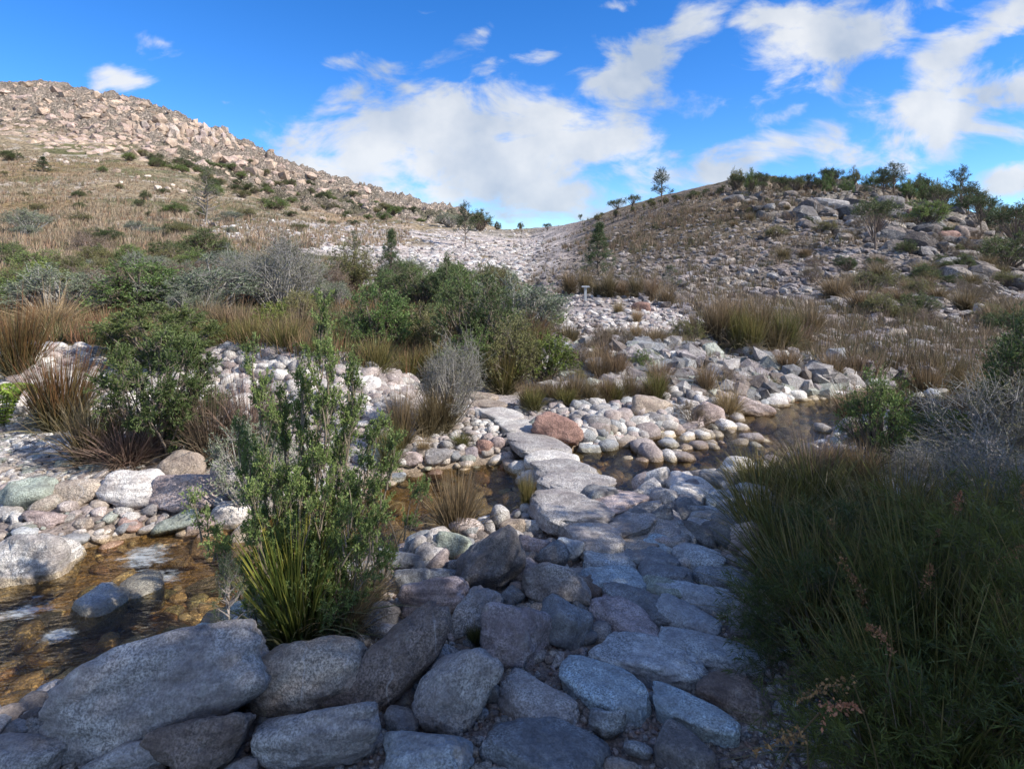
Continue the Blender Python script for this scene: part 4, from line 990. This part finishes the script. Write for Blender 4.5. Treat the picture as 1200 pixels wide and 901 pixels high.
mk('tuftpine', (67, 68), lambda s: trunked(s, conif(s, 34, .26, .35, .5), .10, 10, 14, .04, .16, (.03, .05, .025), (.09, .125, .055), .018), 'pine_tree', 'pine tree', TR)
def fern(s):
    r = np.random.default_rng(s); P = []; D = []; st = []
    O = []; 
    for i in range(11):
        az = i * 2.4; d = np.array([math.cos(az), math.sin(az), 0]); sd = np.array([-d[1], d[0], 0]); prev = None
        for j in range(26):
            t = j / 25; p = d * .5 * t + np.array([0, 0, .75 * t - .55 * t * t + .02]); wd = .16 * math.sin(math.pi * min(1, t * .9 + .12))
            for sgn in (-1, 1):
                for q in range(4): P.append(p + sd * sgn * wd * q / 4); D.append(sd * sgn + d * .5)
            if prev is not None and j % 5 == 0: O.append((prev5, p))
            if j % 5 == 0: prev5 = p
            prev = p
    A = np.array([o[0] for o in O]); B_ = np.array([o[1] for o in O]); P = np.array(P); D = norm(np.array(D)); n = len(P)
    C = np.array([[.17, .27, .045]]) * r.uniform(.6, 1.4, (n, 1))
    return limbs(A, B_, .006, .005, (.12, .1, .04), r, 1, 0), leaves(P, D, .055, .35, C, r)
mk('fern', (70,), fern, 'fern', 'fern', ('stems', 'fronds'))

PLANTS = []
cnt = {}
def plant(k, X, Y, H, Wd, label, group=None, z=None, rot=None, var=None):
    vs, nm, cat = KINDS[k]; i = cnt.get(k, 0); cnt[k] = i + 1
    ms, w0, h0 = vs[(i if var is None else var) % len(vs)]
    if z is None: z = float(terr(np.array([X]), np.array([Y]))[0])
    e = bpy.data.objects.new(nm, None) if len(ms) > 1 else bpy.data.objects.new(nm, ms[0][1])
    link(e); e.empty_display_size = .1 if len(ms) > 1 else 1
    e.location = (X, Y, z - .02 * H); e.scale = (Wd / w0, Wd / w0, H / h0); e.rotation_euler = (0, 0, rot if rot is not None else random.Random(i * 7 + len(k)).uniform(0, 6.28))
    if len(ms) > 1:
        for pn, me, m in ms: link(bpy.data.objects.new(pn, me), e)
    tag(e, label, cat, group); PLANTS.append(e); return e
def P(k, px, py, hpx, wpx, label, group=None, **kw):
    """plant whose foot is seen at (px, py) in the photo"""
    X, Y, z = ground(px, py); return plant(k, X, Y, hpx * Y / F, wpx * Y / F, label, group, z, **kw)
# foreground left
P('spires', 362, 742, 378, 170, 'tall feathery green shrub with upright spires in the left foreground', rot=0.1)
P('sword', 350, 756, 170, 120, 'bright green sword leaved sedge at the foot of the tall shrub')
P('rush_gold', 405, 745, 110, 90, 'straw coloured grass tussock at the right foot of the tall shrub')
P('rush_gold', 432, 708, 60, 60, 'small straw tussock overhanging the dark rocks right of the tall shrub')
P('greygreen', 300, 610, 120, 90, 'grey green twiggy shrub behind the left side of the tall shrub')
P('rush_brown', 535, 628, 84, 62, 'brown rush clump growing out of the still pool')
P('rush_green', 617, 602, 52, 20, 'small bright green tuft beside the round pinkish boulder')
P('rush_green', 556, 756, 26, 24, 'little grass tuft between the peaked boulder and the oval one', None)
e = P('thin', 268, 818, 175, 50, 'thin weedy stalk in front of the huge smooth boulder')
# left bank
P('spread', 190, 540, 150, 120, 'dense dark green shrub overhanging the left bank boulders')
P('spread', 182, 436, 80, 115, 'green bushy crown behind the dense left bank shrub')
P('rush_dead', 150, 548, 70, 100, 'dead brown skirt of rushes under the left bank shrub')
P('rush_red', 22, 446, 96, 68, 'tall red tipped rush clump at the left edge')
P('rush_red', 72, 505, 105, 84, 'leaning green and red rush clump left of the dense shrub')
P('rush_brown', 112, 545, 90, 80, 'dry rush clump between the red tipped rushes and the dense shrub')
P('rush_dead', 292, 540, 120, 80, 'dark brown rush clump left of the tall foreground shrub')
P('rush_dead', 248, 545, 115, 80, 'thin dead rushes at the right of the dense shrub')
P('fern', 4, 502, 50, 60, 'yellow green fern at the left edge')
P('rush_brown', 470, 525, 80, 40, 'narrow upright rush clump on the pinkish bank')
P('rush_brown', 515, 505, 66, 56, 'rush clump under the bare grey shrub')
P('rush_brown', 500, 512, 50, 40, 'short rush clump left of the bare grey shrub')
P('dead', 530, 500, 112, 74, 'bare pale grey shrub beside the far path')
P('rush_green', 455, 548, 60, 40, 'grass clump by the pale green rock')
P('rush_gold', 497, 535, 26, 22, 'tiny straw tuft on the pinkish bank')
P('rush_green', 540, 524, 16, 30, 'low green tuft right behind the purple cobble')
# shrub belt across the middle
P('green', 447, 428, 92, 84, 'bright green rounded shrub behind the rubble bank')
P('dark', 562, 440, 122, 95, 'tall dark green shrub in the middle of the belt')
P('greygreen', 606, 410, 92, 98, 'grey green open crowned shrub right of the tall dark one')
P('dark', 528, 372, 72, 62, 'dark bushy shrub behind the tall dark one')
P('green', 540, 388, 78, 60, 'mid green shrub with a lumpy top behind the dark one')
P('olive', 604, 458, 90, 70, 'olive shrub left of the yellow green one')
P('lime', 640, 452, 60, 66, 'yellow green shrub where the belt ends on the right')
P('green', 552, 452, 66, 64, 'green shrub at the back of the bare grey shrub')
P('dead', 330, 368, 98, 118, 'wide bare grey shrub in the left half of the belt')
P('greygreen', 236, 372, 76, 130, 'wide grey shrub below the dark spreading tree')
P('green', 170, 372, 68, 110, 'soft green shrub above the left bank crown')
P('dark', 238, 305, 40, 70, 'dark flat topped bush on the left above the grey shrubs')
P('dark', 196, 306, 26, 44, 'dark little bush left of the flat topped one')
P('heath', 105, 300, 32, 52, 'rounded brownish bush at the foot of the left hill')
P('greygreen', 34, 276, 28, 48, 'lone grey green bush low on the left hill')
P('olive', 412, 345, 64, 56, 'olive shrub left of the small dark conifer')
P('heath', 385, 358, 50, 50, 'brownish bush left of the olive one')
P('pine', 458, 352, 84, 32, 'small dark young conifer in the shrub belt')
P('thin', 414, 312, 42, 26, 'pale green thin tree at the back of the shrub belt')
P('greygreen', 70, 372, 66, 110, 'grey green scrubby bush left of the soft green one')
P('olive', 28, 350, 40, 70, 'olive bush near the left edge behind the rushes')
P('rush_gold', 60, 392, 56, 70, 'yellow straw tussock behind the red tipped rushes')
P('lime', 318, 402, 46, 50, 'small yellow green bush behind the rubble bank')
P('olive', 350, 390, 50, 60, 'olive bush right of the small yellow green bush')
P('fern', 362, 422, 20, 34, 'bright fern at the top of the rubble bank')
P('fern', 463, 440, 14, 24, 'tiny bright fern above the rubble near the bright green shrub')
P('dead', 300, 350, 60, 80, 'grey leafless shrub left of the wide bare one')
P('olive', 490, 425, 70, 60, 'dull olive shrub between the bright green shrub and the dark one')
P('rush_red', 505, 410, 50, 70, 'rusty rush clump right of the bright green shrub')
P('greygreen', 270, 330, 44, 60, 'small grey bush behind the wide grey shrub')
# right of the far path
P('lime', 1100, 527, 48, 70, 'rounded lime green bush in front of the dark grey boulder')
P('green', 1031, 545, 112, 72, 'upright bright green bush by the right pool')
P('green', 750, 440, 26, 30, 'small green bush on the creek bluff')
P('dark', 700, 425, 22, 26, 'dark low bush on the creek bluff')
P('heath', 812, 508, 36, 50, 'dry twiggy bush on the pinkish lump of rock')
P('rush_gold', 853, 490, 46, 46, 'pale tussock between the two pink rocks')
P('pine', 702, 324, 64, 34, 'young pine alone at the foot of the right hill')
P('thin', 786, 340, 30, 22, 'thin sapling right of the young pine')
P('tree', 1026, 298, 66, 56, 'lone tree with a leaning trunk on the right hillside')
P('tuftpine', 545, 290, 54, 22, 'small pine standing on the bare saddle')
P('dark', 562, 274, 26, 30, 'dark bush right of the pine on the saddle')
P('tuftpine', 776, 240, 46, 22, 'tallest pine on the skyline left of the right hill crest')
P('tree', 723, 250, 20, 20, 'small tree at the left end of the skyline row')
P('tree', 742, 246, 19, 16, 'slim tree left of the tallest skyline pine')
P('thin', 240, 266, 70, 40, 'thin open tree alone on the left hill')
P('pine', 50, 200, 18, 16, 'tiny tree near the top of the grassy left slope')
P('tuftpine', 1126, 262, 58, 34, 'dark pine rising above the bushes on the right skyline')
P('tree', 1150, 275, 44, 36, 'rounded tree right of the dark skyline pine')
P('tree', 1102, 262, 44, 34, 'bushy tree left of the dark skyline pine')
P('green', 1086, 268, 34, 40, 'green bush below the right skyline trees')
P('tree', 1192, 300, 62, 70, 'broad tree at the right edge of the skyline')
P('dark', 1180, 318, 46, 60, 'dark bush under the broad right edge tree')
for (x, y, w, h, k, l) in [(92, 232, 17, 10, 'dark', 'small dark bush on the left slope near the tiny tree'), (170, 233, 14, 12, 'dark', 'dark bush left of the thin open tree'), (163, 238, 12, 9, 'dark', 'little bush below the dark one on the left slope'),
        (204, 250, 32, 14, 'green', 'low green bush just left of the thin open tree'), (158, 270, 26, 13, 'greygreen', 'grey green low bush on the left slope'), (12, 184, 22, 14, 'dark', 'dark bush high on the left edge of the slope'),
        (120, 202, 13, 8, 'green', 'green bush below the mountain crags'), (445, 253, 24, 14, 'olive', 'olive bush on the far saddle slope'), (460, 253, 14, 11, 'dark', 'dark bush beside the olive one on the saddle slope'),
        (583, 268, 9, 12, 'dark', 'tiny dark tree on the saddle skyline'), (610, 268, 7, 9, 'dark', 'tiny upright bush in the middle of the saddle'), (641, 270, 10, 11, 'tree', 'tiny tree at the right side of the saddle'), (325, 243, 30, 16, 'green', 'green bush on the ridge foot right of the thin tree'),
        (527, 268, 34, 18, 'greygreen', 'grey bush left of the saddle pine'), (378, 242, 20, 12, 'dark', 'dark bush above the pale track')]:
    P(k, x, y + 2, h, w, l)
# rushes in bands
def band(k, pts, h, w, label, group):
    r = random.Random(len(label))
    for x, y in pts: P(k, x + r.uniform(-3, 3), y + r.uniform(-3, 3), h * r.uniform(.75, 1.2), w * r.uniform(.8, 1.2), label, group)
band('rush_brown', [(668, 348), (684, 347), (700, 346), (716, 349), (732, 351), (748, 352), (764, 354), (780, 356)], 30, 26, 'brown rush clump in the row above the pale mound', 'rush clumps above the pale mound')
band('rush_brown', [(822, 408), (838, 412), (854, 408), (890, 412), (905, 416), (935, 410), (950, 398)], 52, 40, 'brown rush clump in the thicket on top of the creek bluff', 'rush clumps on top of the bluff')
band('rush_green', [(868, 415), (880, 418), (918, 418)], 52, 40, 'greener rush clump in the thicket on top of the creek bluff', 'greener rush clumps on top of the bluff')
band('rush_brown', [(618, 478), (635, 474), (652, 476), (672, 473), (690, 474), (708, 474), (738, 470), (756, 468), (775, 466), (826, 462)], 36, 26, 'brown rush clump at the foot of the creek bluff', 'rush clumps at the foot of the bluff')
band('rush_green', [(626, 482), (664, 478), (722, 474), (768, 470)], 34, 30, 'green rush clump at the foot of the creek bluff', 'green rush clumps at the foot of the bluff')
band('rush_green', [(246, 408), (272, 412), (296, 414), (332, 418), (385, 424), (404, 430), (440, 440), (482, 446), (510, 448), (575, 452), (590, 462)], 50, 46, 'green and brown rush clump behind the rubble bank', 'rush clumps behind the rubble bank')
band('rush_brown', [(258, 400), (284, 402), (310, 408), (346, 412), (370, 416), (395, 410), (420, 424), (498, 440), (530, 446)], 48, 44, 'golden brown rush clump behind the rubble bank', 'brown rush clumps behind the rubble bank')
band('rush_gold', [(745, 394), (770, 404), (790, 410), (745, 378), (722, 372), (655, 372), (640, 385), (636, 372), (715, 398), (690, 412)], 20, 18, 'small dry tussock on the pale mound', 'tussocks on the pale mound')
band('rush_brown', [(1000, 498), (1012, 520), (980, 560), (1010, 566), (1066, 500), (1090, 470), (1110, 455), (1140, 465), (1120, 500), (1160, 480)], 46, 44, 'dry rush clump at the far right bend', 'rush clumps at the far right bend')
# dark thicket in the right foreground (metres)
for i, (x, y, h, w, k, l) in enumerate([(1.24, 2.35, .48, .7, 'needle', 'dark needle shrub sprawling over the path edge'), (1.17, 1.85, .46, .66, 'needle', 'lowest dark needle shrub near the bottom right of the path'),
        (1.70, 2.15, .72, .8, 'needle', 'tall dark needle shrub in the bottom right corner'), (1.62, 2.8, .50, .8, 'needle', 'dark needle shrub in the middle of the right thicket'),
        (2.1, 2.6, .66, .9, 'needle', 'dark needle shrub against the right edge'), (1.95, 3.2, .46, .8, 'rush_green', 'green rush clump at the back of the right thicket'), (1.45, 1.6, .62, .8, 'needle', 'needle shrub cut by the bottom edge at the right'),
        (1.50, 3.55, .46, .66, 'sedge', 'fine leaved sedge with drooping tips beside the path'), (1.95, 3.9, .44, .7, 'sedge', 'fine sedge clump standing tallest behind the path'), (2.35, 3.7, .46, .7, 'sedge', 'fine sedge clump in front of the grey twigs'),
        (1.42, 3.0, .46, .66, 'sedge', 'arching sedge clump leaning on the blue slabs'), (1.72, 4.25, .32, .5, 'sedge', 'farthest sedge clump toward the right pool'), (2.2, 4.5, .36, .6, 'rush_dead', 'reddish dry rushes behind the sedge clumps'),
        (2.95, 3.6, .62, .9, 'dead', 'grey leafless twigs at the right edge'), (3.6, 4.4, .85, 1.0, 'dead', 'tangle of fine grey twigs behind the thicket'), (3.0, 4.3, .34, .6, 'dead', 'low grey twigs beside the half hidden boulder'), (4.1, 4.75, 1.15, .85, 'dark', 'dark green bush at the right edge of the picture'),
        (5.0, 5.6, 1.4, 1.0, 'dark', 'tall dark bush behind the right edge twigs'), (2.7, 3.1, .56, .9, 'sedge', 'sedge clump below the grey twigs at the right edge')]):
    e = plant(k, x, y, h, w, l)
for x, y, h, l in ((1.35, 2.6, .52, 'dark sedge clump rising out of the needle shrub by the path'), (1.9, 2.75, .60, 'dark sedge clump amid the right thicket'), (1.3, 1.9, .52, 'dark sedge clump low in the bottom right corner'), (2.3, 3.1, .58, 'dark sedge clump near the right edge of the thicket'), (1.6, 2.35, .66, 'dark sedge clump in the heart of the right thicket'), (1.75, 1.8, .72, 'dark sedge clump cut by the bottom right corner')):
    plant('sedge', x, y, h, .7, l)
SEED = None
def seed_head(host, x, y, z, dx, dz, ln):
    r = np.random.default_rng(int(x * 100 + z * 1000)); n = 120; t = r.random(n) ; dirv = norm(np.array([dx, r.normal(0, .2), dz]))
    Pp = np.array([x, y, z]) + dirv[None] * (ln * t)[:, None] - np.array([0, 0, ln * .35])[None] * (t ** 2)[:, None] + r.normal(0, .009, (n, 3)) * (1.2 - t)[:, None]
    D = norm(r.normal(size=(n, 3)) + dirv * .8); C = np.array([[.36, .19, .09]]) * r.uniform(.5, 1.4, (n, 1))
    v, f, c = leaves(Pp, D, .012, .55, C, r); ls = limbs(np.array([[x, y, z]]), np.array([[x - dx * .15, y + .1, .12]]), np.array([.002]), np.array([.003]), (.16, .12, .06), r, 4, .1); v, f, c = join([(v, f, c), ls]); me = mesh('seed_head', v, f, c); o = bpy.data.objects.new('seed_head', me); me.materials.append(M_LEAF); link(o, host)
    bpy.context.view_layer.update(); o.matrix_parent_inverse = host.matrix_world.inverted()
thick = [p for p in PLANTS[-25:-6]]
for (px, py, Y, dx, dz, ln, hi) in [(985, 655, 2.75, .5, -.6, .17, 3), (1010, 690, 2.7, .2, -.7, .13, 3), (1045, 760, 2.2, -.4, .6, .12, 2), (1000, 800, 2.0, -.9, .1, .15, 6), (945, 858, 1.9, -.8, -.1, .12, 1), (960, 835, 1.95, .8, .3, .12, 1), (1178, 665, 2.6, .2, .9, .16, 4), (1165, 705, 2.5, .3, .6, .10, 4), (1085, 690, 2.6, .2, .5, .12, 3), (1090, 640, 3.0, .1, .8, .14, 5), (975, 610, 3.2, .1, -.8, .16, 7), (1195, 600, 2.9, 0, .9, .2, 4), (1120, 600, 3.1, .1, .9, .14, 5)]:
    Y -= .42; seed_head(thick[hi], (px - 600) / F * Y, Y, ZC + (HORIZ - py) / F * Y, dx, dz, ln)
# scattered shrubs of the belt and the slopes
def scatter(kinds, n, poly, h, w, seed, labels, group, minsep=0):
    X, Y = region(n, poly, seed, False); r = random.Random(seed)
    for x, y in zip(X, Y):
        k = r.choice(kinds); s = r.uniform(.65, 1.3); plant(k, float(x), float(y), h * s, w * s * r.uniform(.85, 1.2), labels[k], group + ', ' + labels[k])
belt = {'lime': 'yellow green shrub lost in the crowded belt of scrub', 'olive': 'olive shrub lost in the crowded belt of scrub', 'greygreen': 'grey green shrub lost in the crowded belt of scrub', 'heath': 'brownish shrub lost in the crowded belt of scrub', 'dark': 'dark shrub lost in the crowded belt of scrub', 'dead': 'bare shrub lost in the crowded belt of scrub', 'rush_brown': 'dry rush clump in the crowded belt of scrub', 'green': 'green shrub lost in the crowded belt of scrub'}
scatter(['olive', 'greygreen', 'heath', 'dark', 'green', 'green', 'lime'], 50, [(0, 330), (200, 322), (420, 330), (500, 340), (620, 370), (620, 395), (0, 375)], .85, 1.1, 60, belt, 'shrubs of the belt')
scatter(['olive', 'greygreen', 'green', 'dark'], 38, [(0, 300), (200, 305), (420, 318), (500, 325), (600, 335), (620, 350), (0, 330)], 1.0, 1.4, 61, belt, 'shrubs of the belt')
scatter(['olive', 'rush_brown', 'green', 'dark', 'rush_brown'], 22, [(240, 385), (620, 395), (640, 440), (500, 435), (240, 400)], .62, .7, 65, belt, 'shrubs of the belt')
hl = {k: 'small ' + n + ' on the right hillside below the crest' for k, n in dict(olive='olive bush', dark='dark bush', heath='brown heath bush', green='green bush', rush_brown='rush clump', tree='tree').items()}
scatter(['olive', 'dark', 'heath', 'rush_brown', 'rush_brown'], 95, [(830, 225), (1060, 235), (1200, 300), (1200, 400), (1040, 385), (940, 330), (850, 260)], .6, .8, 62, hl, 'bushes of the right hillside')
cr_ = {k: n + ' of the fringe along the right hill crest' for k, n in dict(olive='olive bush', dark='dark bush', tree='small tree', green='green bush', tuftpine='small pine').items()}
X = None
r = random.Random(63)
for i in range(120):
    px = r.uniform(800, 1200) if i < 100 else r.uniform(660, 800); py = np.interp(px, [660, 700, 750, 800, 860, 920, 1000, 1060, 1120, 1200], [264, 255, 243, 230, 217, 215, 219, 228, 248, 277]) + r.uniform(1, 12 if px > 860 else 5)
    k = r.choice(['olive', 'tree', 'tree', 'green', 'tree', 'tuftpine', 'tuftpine'] if px > 860 else ['olive', 'tree']); hh = (r.uniform(13, 28) if px < 1040 else r.uniform(15, 34)) if px > 860 else r.uniform(5, 10)
    P(k, px, py, hh, hh * r.uniform(.5, .95), cr_[k], 'fringe of the crest, ' + cr_[k])
bl = dict(rush_brown='dry rush clump on the face of the creek bluff', olive='olive herb clump on the face of the creek bluff', heath='brown twiggy bush on the face of the creek bluff', green='green bush on the face of the creek bluff')
scatter(['rush_brown', 'rush_brown', 'olive', 'heath', 'green'], 26, [(640, 395), (800, 400), (960, 415), (1050, 455), (860, 455), (640, 462)], .36, .34, 67, bl, 'plants of the bluff')
lh = {k: n + ' dotted on the grassy left hill' for k, n in dict(olive='olive bush', dark='dark bush', greygreen='grey green bush', heath='brown bush').items()}
scatter(['olive', 'dark', 'greygreen', 'heath'], 40, [(0, 200), (250, 225), (420, 255), (420, 270), (0, 300)], 1.0, 1.8, 64, lh, 'bushes of the left hill')
mg = {k: n + ' in the green gullies under the mountain crags' for k, n in dict(olive='olive bush', dark='dark bush', green='green bush').items()}
scatter(['olive', 'dark', 'green'], 90, [(150, 178), (320, 205), (440, 240), (560, 268), (400, 256), (250, 228), (150, 195)], 2.0, 3.4, 66, mg, 'bushes under the crags')
# uncountable ground cover: dry grass and low rushes
def tufts(name, label, X, Y, hmin, hmax, nb, wfac, cols, seed, droop=.2, spread=.35):
    r = np.random.default_rng(seed); Z = terr(X, Y); parts = []; n = len(X)
    nb_t = nb; H = np.repeat(r.uniform(hmin, hmax, n), nb_t); N_ = n * nb_t
    O = np.repeat(np.stack([X, Y, Z - .02], 1), nb_t, 0); az = r.uniform(0, 6.28, N_); rr = r.random(N_) * .22 * H; O[:, 0] += rr * np.cos(az); O[:, 1] += rr * np.sin(az)
    D = np.stack([np.cos(az) * np.abs(r.normal(0, spread, N_)), np.sin(az) * np.abs(r.normal(0, spread, N_)), np.ones(N_)], 1)
    ci = np.repeat(r.integers(len(cols), size=n), nb_t); c0 = np.array(cols)[ci]
    wd = H * wfac
    D = norm(D); L = H * r.uniform(.6, 1, N_); S_ = norm(np.cross(D, norm(r.normal(size=(N_, 3))))) * (wd / 2)[:, None]
    V = np.stack([O - S_, O + S_, O + D * L[:, None]], 1).reshape(-1, 3); C = np.repeat(c0 * r.uniform(.6, 1.4, (N_, 1)), 3, 0)
    o = obj(name, mesh(name, V, np.arange(3 * N_).reshape(-1, 3), C), M_BLADE); tag(o, label, 'grass', None, 'stuff')
GOLD = [(.34, .27, .17), (.28, .22, .14), (.38, .31, .21), (.20, .18, .10), (.30, .21, .13)]
X, Y = region(9000, [(-20, 170), (150, 190), (330, 232), (480, 262), (480, 290), (240, 300), (-20, 325)], 70, False)
tufts('dry_grass', 'golden dry grass covering the left hill', X, Y, .35, .95, 9, .11, GOLD, 70)
X, Y = region(6500, [(-20, 290), (240, 290), (450, 310), (620, 335), (640, 420), (500, 452), (240, 410), (-20, 400)], 71, False)
tufts('scrub_grass', 'brown and olive grass under the belt of shrubs', X, Y, .18, .55, 16, .035, [(.19, .145, .07), (.13, .125, .05), (.26, .19, .10), (.10, .11, .045), (.24, .14, .07)], 71)
X, Y = region(6000, [(600, 270), (800, 232), (920, 215), (1060, 228), (1200, 285), (1200, 460), (1000, 450), (900, 400), (720, 340), (610, 345)], 72, False)
k = fbm2(X / 6, Y / 6, 3, 90) + .09 * sst(14, 45, Y) > .50; X, Y = X[k], Y[k]
tufts('hill_grass', 'brown dry grass growing between the stones of the right hill', X, Y, .16, .5, 16, .05, [(.20, .155, .10), (.15, .115, .07), (.23, .175, .115), (.12, .11, .055)], 72)
X, Y = region(3600, [(590, 272), (660, 264), (700, 254), (750, 243), (800, 231), (860, 216), (920, 214), (1060, 232), (1060, 290), (900, 290), (720, 300), (600, 290)], 74, False)
k = (fbm2(X / 3, Y / 3, 3, 92) > .49) & (rng.random(len(X)) < sst(26, 48, Y + 12 * (fbm2(X / 5, Y / 5, 2, 93) - .5)))
tufts('crest_grass', 'brown grass and low heath near the crest of the right hill', X[k], Y[k], .2, .75, 12, .07, [(.20, .155, .10), (.15, .115, .07), (.23, .175, .115), (.10, .10, .05)], 74)
X, Y = region(1500, [(640, 400), (960, 400), (1200, 440), (1200, 500), (1040, 470), (860, 462), (640, 480)], 73, False)
k = fbm2(X / 1.5, Y / 1.5, 3, 91) > .45; X, Y = X[k], Y[k]
tufts('bank_grass', 'dry grass and herbs on the creek bluff', X, Y, .10, .30, 16, .04, [(.22, .17, .10), (.12, .14, .05), (.28, .21, .12)], 73)
# trees to the right of the viewpoint that shade the near path
for x, y, h, w in ((4.1, 3.0, 2.5, 1.7), (3.7, 1.2, 3.5, 2.4), (3.9, .2, 5.0, 2.5), (4.0, -1.4, 5.4, 3.0), (3.6, 2.5, 2.4, 1.8), (5.4, 1.0, 4.6, 3.0), (5.6, -1.6, 6.2, 3.6), (3.2, -2.8, 5.2, 3.2)):
    plant('tree', x, y, h, w, 'leafy tree standing beside the path to the right of the viewpoint', 'trees shading the near path')
# trail marker on the mound
X, Y, z = ground(686, 355); s = Y / F
mk_ = bpy.data.objects.new('trail_marker', None); link(mk_); mk_.location = (X, Y, z); tag(mk_, 'short grey metal post with a flat top plate on the pale mound', 'trail marker')
def box(cx, cy_, cz, sx, sy, sz, bev=.006):
    bm = bmesh.new(); bmesh.ops.create_cube(bm, size=1); bmesh.ops.scale(bm, vec=(sx, sy, sz), verts=bm.verts); bmesh.ops.translate(bm, vec=(cx, cy_, cz), verts=bm.verts)
    bmesh.ops.bevel(bm, geom=bm.edges[:], offset=bev, segments=2, affect='EDGES'); me = bpy.data.meshes.new('part'); bm.to_mesh(me); bm.free(); return me
mm, t = mat('galvanised_metal'); g = G(t); bs = g.n('ShaderNodeBsdfPrincipled'); bs.inputs['Roughness'].default_value = .5; bs.inputs['Metallic'].default_value = .3
ge = g.n('ShaderNodeNewGeometry'); g.l(g.mix(g.noise(ge.outputs['Position'], 20, 4), (.32, .34, .34), (.55, .57, .57)), bs.inputs['Base Color']); o_ = g.n('ShaderNodeOutputMaterial'); g.l(bs.outputs[0], o_.inputs[0])
obj('post', box(0, 0, 9 * s, 3 * s, 3 * s, 20 * s), mm, mk_); obj('top_plate', box(0, 0, 19.5 * s, 9 * s, 7 * s, 1.6 * s), mm, mk_)

# ------------------------------------------------------------------ every look-alike gets a label of its own
LM = [('dense left bank shrub', 190, 470), ('red tipped rushes', 25, 400), ('yellow green fern', 5, 475), ('tall foreground shrub', 355, 600), ('still pool', 500, 590), ('dark peaked boulder', 577, 664),
      ('huge smooth boulder', 170, 816), ('long brown boulder', 464, 778), ('veined purple boulder', 604, 749), ('pale oval slab', 706, 800), ('dark slate slab', 640, 868), ('red brown boulder', 654, 503), ('round pinkish boulder', 600, 592),
      ('lone white boulder', 863, 548), ('bare grey shrub', 530, 440), ('bright green shrub', 447, 385), ('tall dark shrub', 562, 380), ('yellow green shrub', 640, 420), ('wide bare shrub', 330, 320), ('thin open tree', 240, 230),
      ('saddle pine', 545, 265), ('young pine', 702, 290), ('trail marker', 686, 345), ('skyline pine', 776, 218), ('lone hillside tree', 1026, 265), ('dark skyline pine', 1126, 232), ('right edge tree', 1192, 270), ('cleft brown boulder', 1113, 277),
      ('round grey hillside boulder', 1152, 366), ('bluff rushes', 885, 385), ('upright green bush', 1031, 490), ('lime bush', 1100, 505), ('creek narrows', 845, 490), ('far cobble heap', 975, 469), ('left cliff band', 220, 158), ('mountain top', 60, 98),
      ('flat topped bush', 238, 285), ('lone grey green bush', 34, 262), ('small dark conifer', 458, 310), ('orange crag', 534, 243), ('long grey ledge', 975, 240), ('rounded brownish bush', 105, 285), ('broad pink boulder', 221, 578), ('pale lichen boulder', 38, 666),
      ('pool rush', 535, 590), ('creek bluff', 760, 425), ('pale mound', 690, 375), ('large speckled slab', 662, 590), ('big blue slab', 834, 758), ('grey twigs', 1150, 560), ('brown bank boulder', 764, 478), ('far path steps', 570, 470), ('pale green rock', 440, 534), ('track on the left hill', 330, 268)]
def noun(o):
    return {'cobble': None, 'rubble_block': None}.get(o.name.split('.')[0], 0)
def relabel():
    by = {}
    for o in SC.objects:
        if o.parent is None and 'category' in o.keys(): by.setdefault(o['label'], []).append(o)
    used = {k for k, v in by.items() if len(v) == 1}
    HUE = {k: np.array(v) for k, v in PAL.items()}
    for lab, os_ in by.items():
        if len(os_) < 2 or 'right of the viewpoint' in lab: continue
        for o in os_:
            x, y, z = o.matrix_world.translation if o.parent is None else o.location
            px, py = 600 + x / y * F, HORIZ + (ZC - z) / y * F
            nm = o.name.split('.')[0]
            if nm in ('cobble', 'rubble_block'):
                c = np.array(o.color[:3]); k = min(HUE, key=lambda q: np.abs(HUE[q] / HUE[q].sum() - c / c.sum()).sum() * 3 + abs(HUE[q].mean() - c.mean()))
                k = {'slate': 'dark blue', 'red': 'reddish', 'bright': 'blue', 'purple': 'mauve', 'dark': 'dark grey'}.get(k, k)
                base = k + (' cobble' if nm == 'cobble' else ' block of the rubble bank')
            else:
                cut = [w for w in (' lost in', ' in the ', ' on the ', ' of the ', ' at the ', ' behind ', ' dotted ', ' beside ') if w in lab]
                base = lab[:min(lab.index(w) for w in cut)] if cut else lab
                if base.startswith('small '): base = base[6:]
                hp = o.scale.z * F / max(y, 1); base = ('tiny ' if hp < 12 else 'small ' if hp < 28 else 'large ' if hp > 60 else 'middling ') + base
            L = sorted(LM, key=lambda l: math.hypot(px - l[1], (py - l[2]) * 1.3)); ok = None
            def rel(l, first):
                dx, dy_ = px - l[1], py - l[2]; d = math.hypot(dx, dy_)
                s = ('right of' if dx > 0 else 'left of') if abs(dx) > abs(dy_) * 1.0 else ('below' if dy_ > 0 else 'above')
                q = 'just ' if d < 22 else ('a little ' if d < 50 else ('well ' if d > 95 else ''))
                return q + s + ' the ' + l[0]
            for i in range(4):
                t = base + ' ' + rel(L[i], 1)
                if t not in used: ok = t; break
            if ok is None:
                for i in range(4):
                    for j in range(i + 1, 7):
                        t = base + ' ' + rel(L[i], 1) + ' and ' + rel(L[j], 0)
                        if t not in used and len(t.split()) <= 16: ok = t; break
                    if ok: break
            if ok: used.add(ok); o['label'] = ok
            if 'group' not in o.keys(): o['group'] = lab
bpy.context.view_layer.update()
relabel()
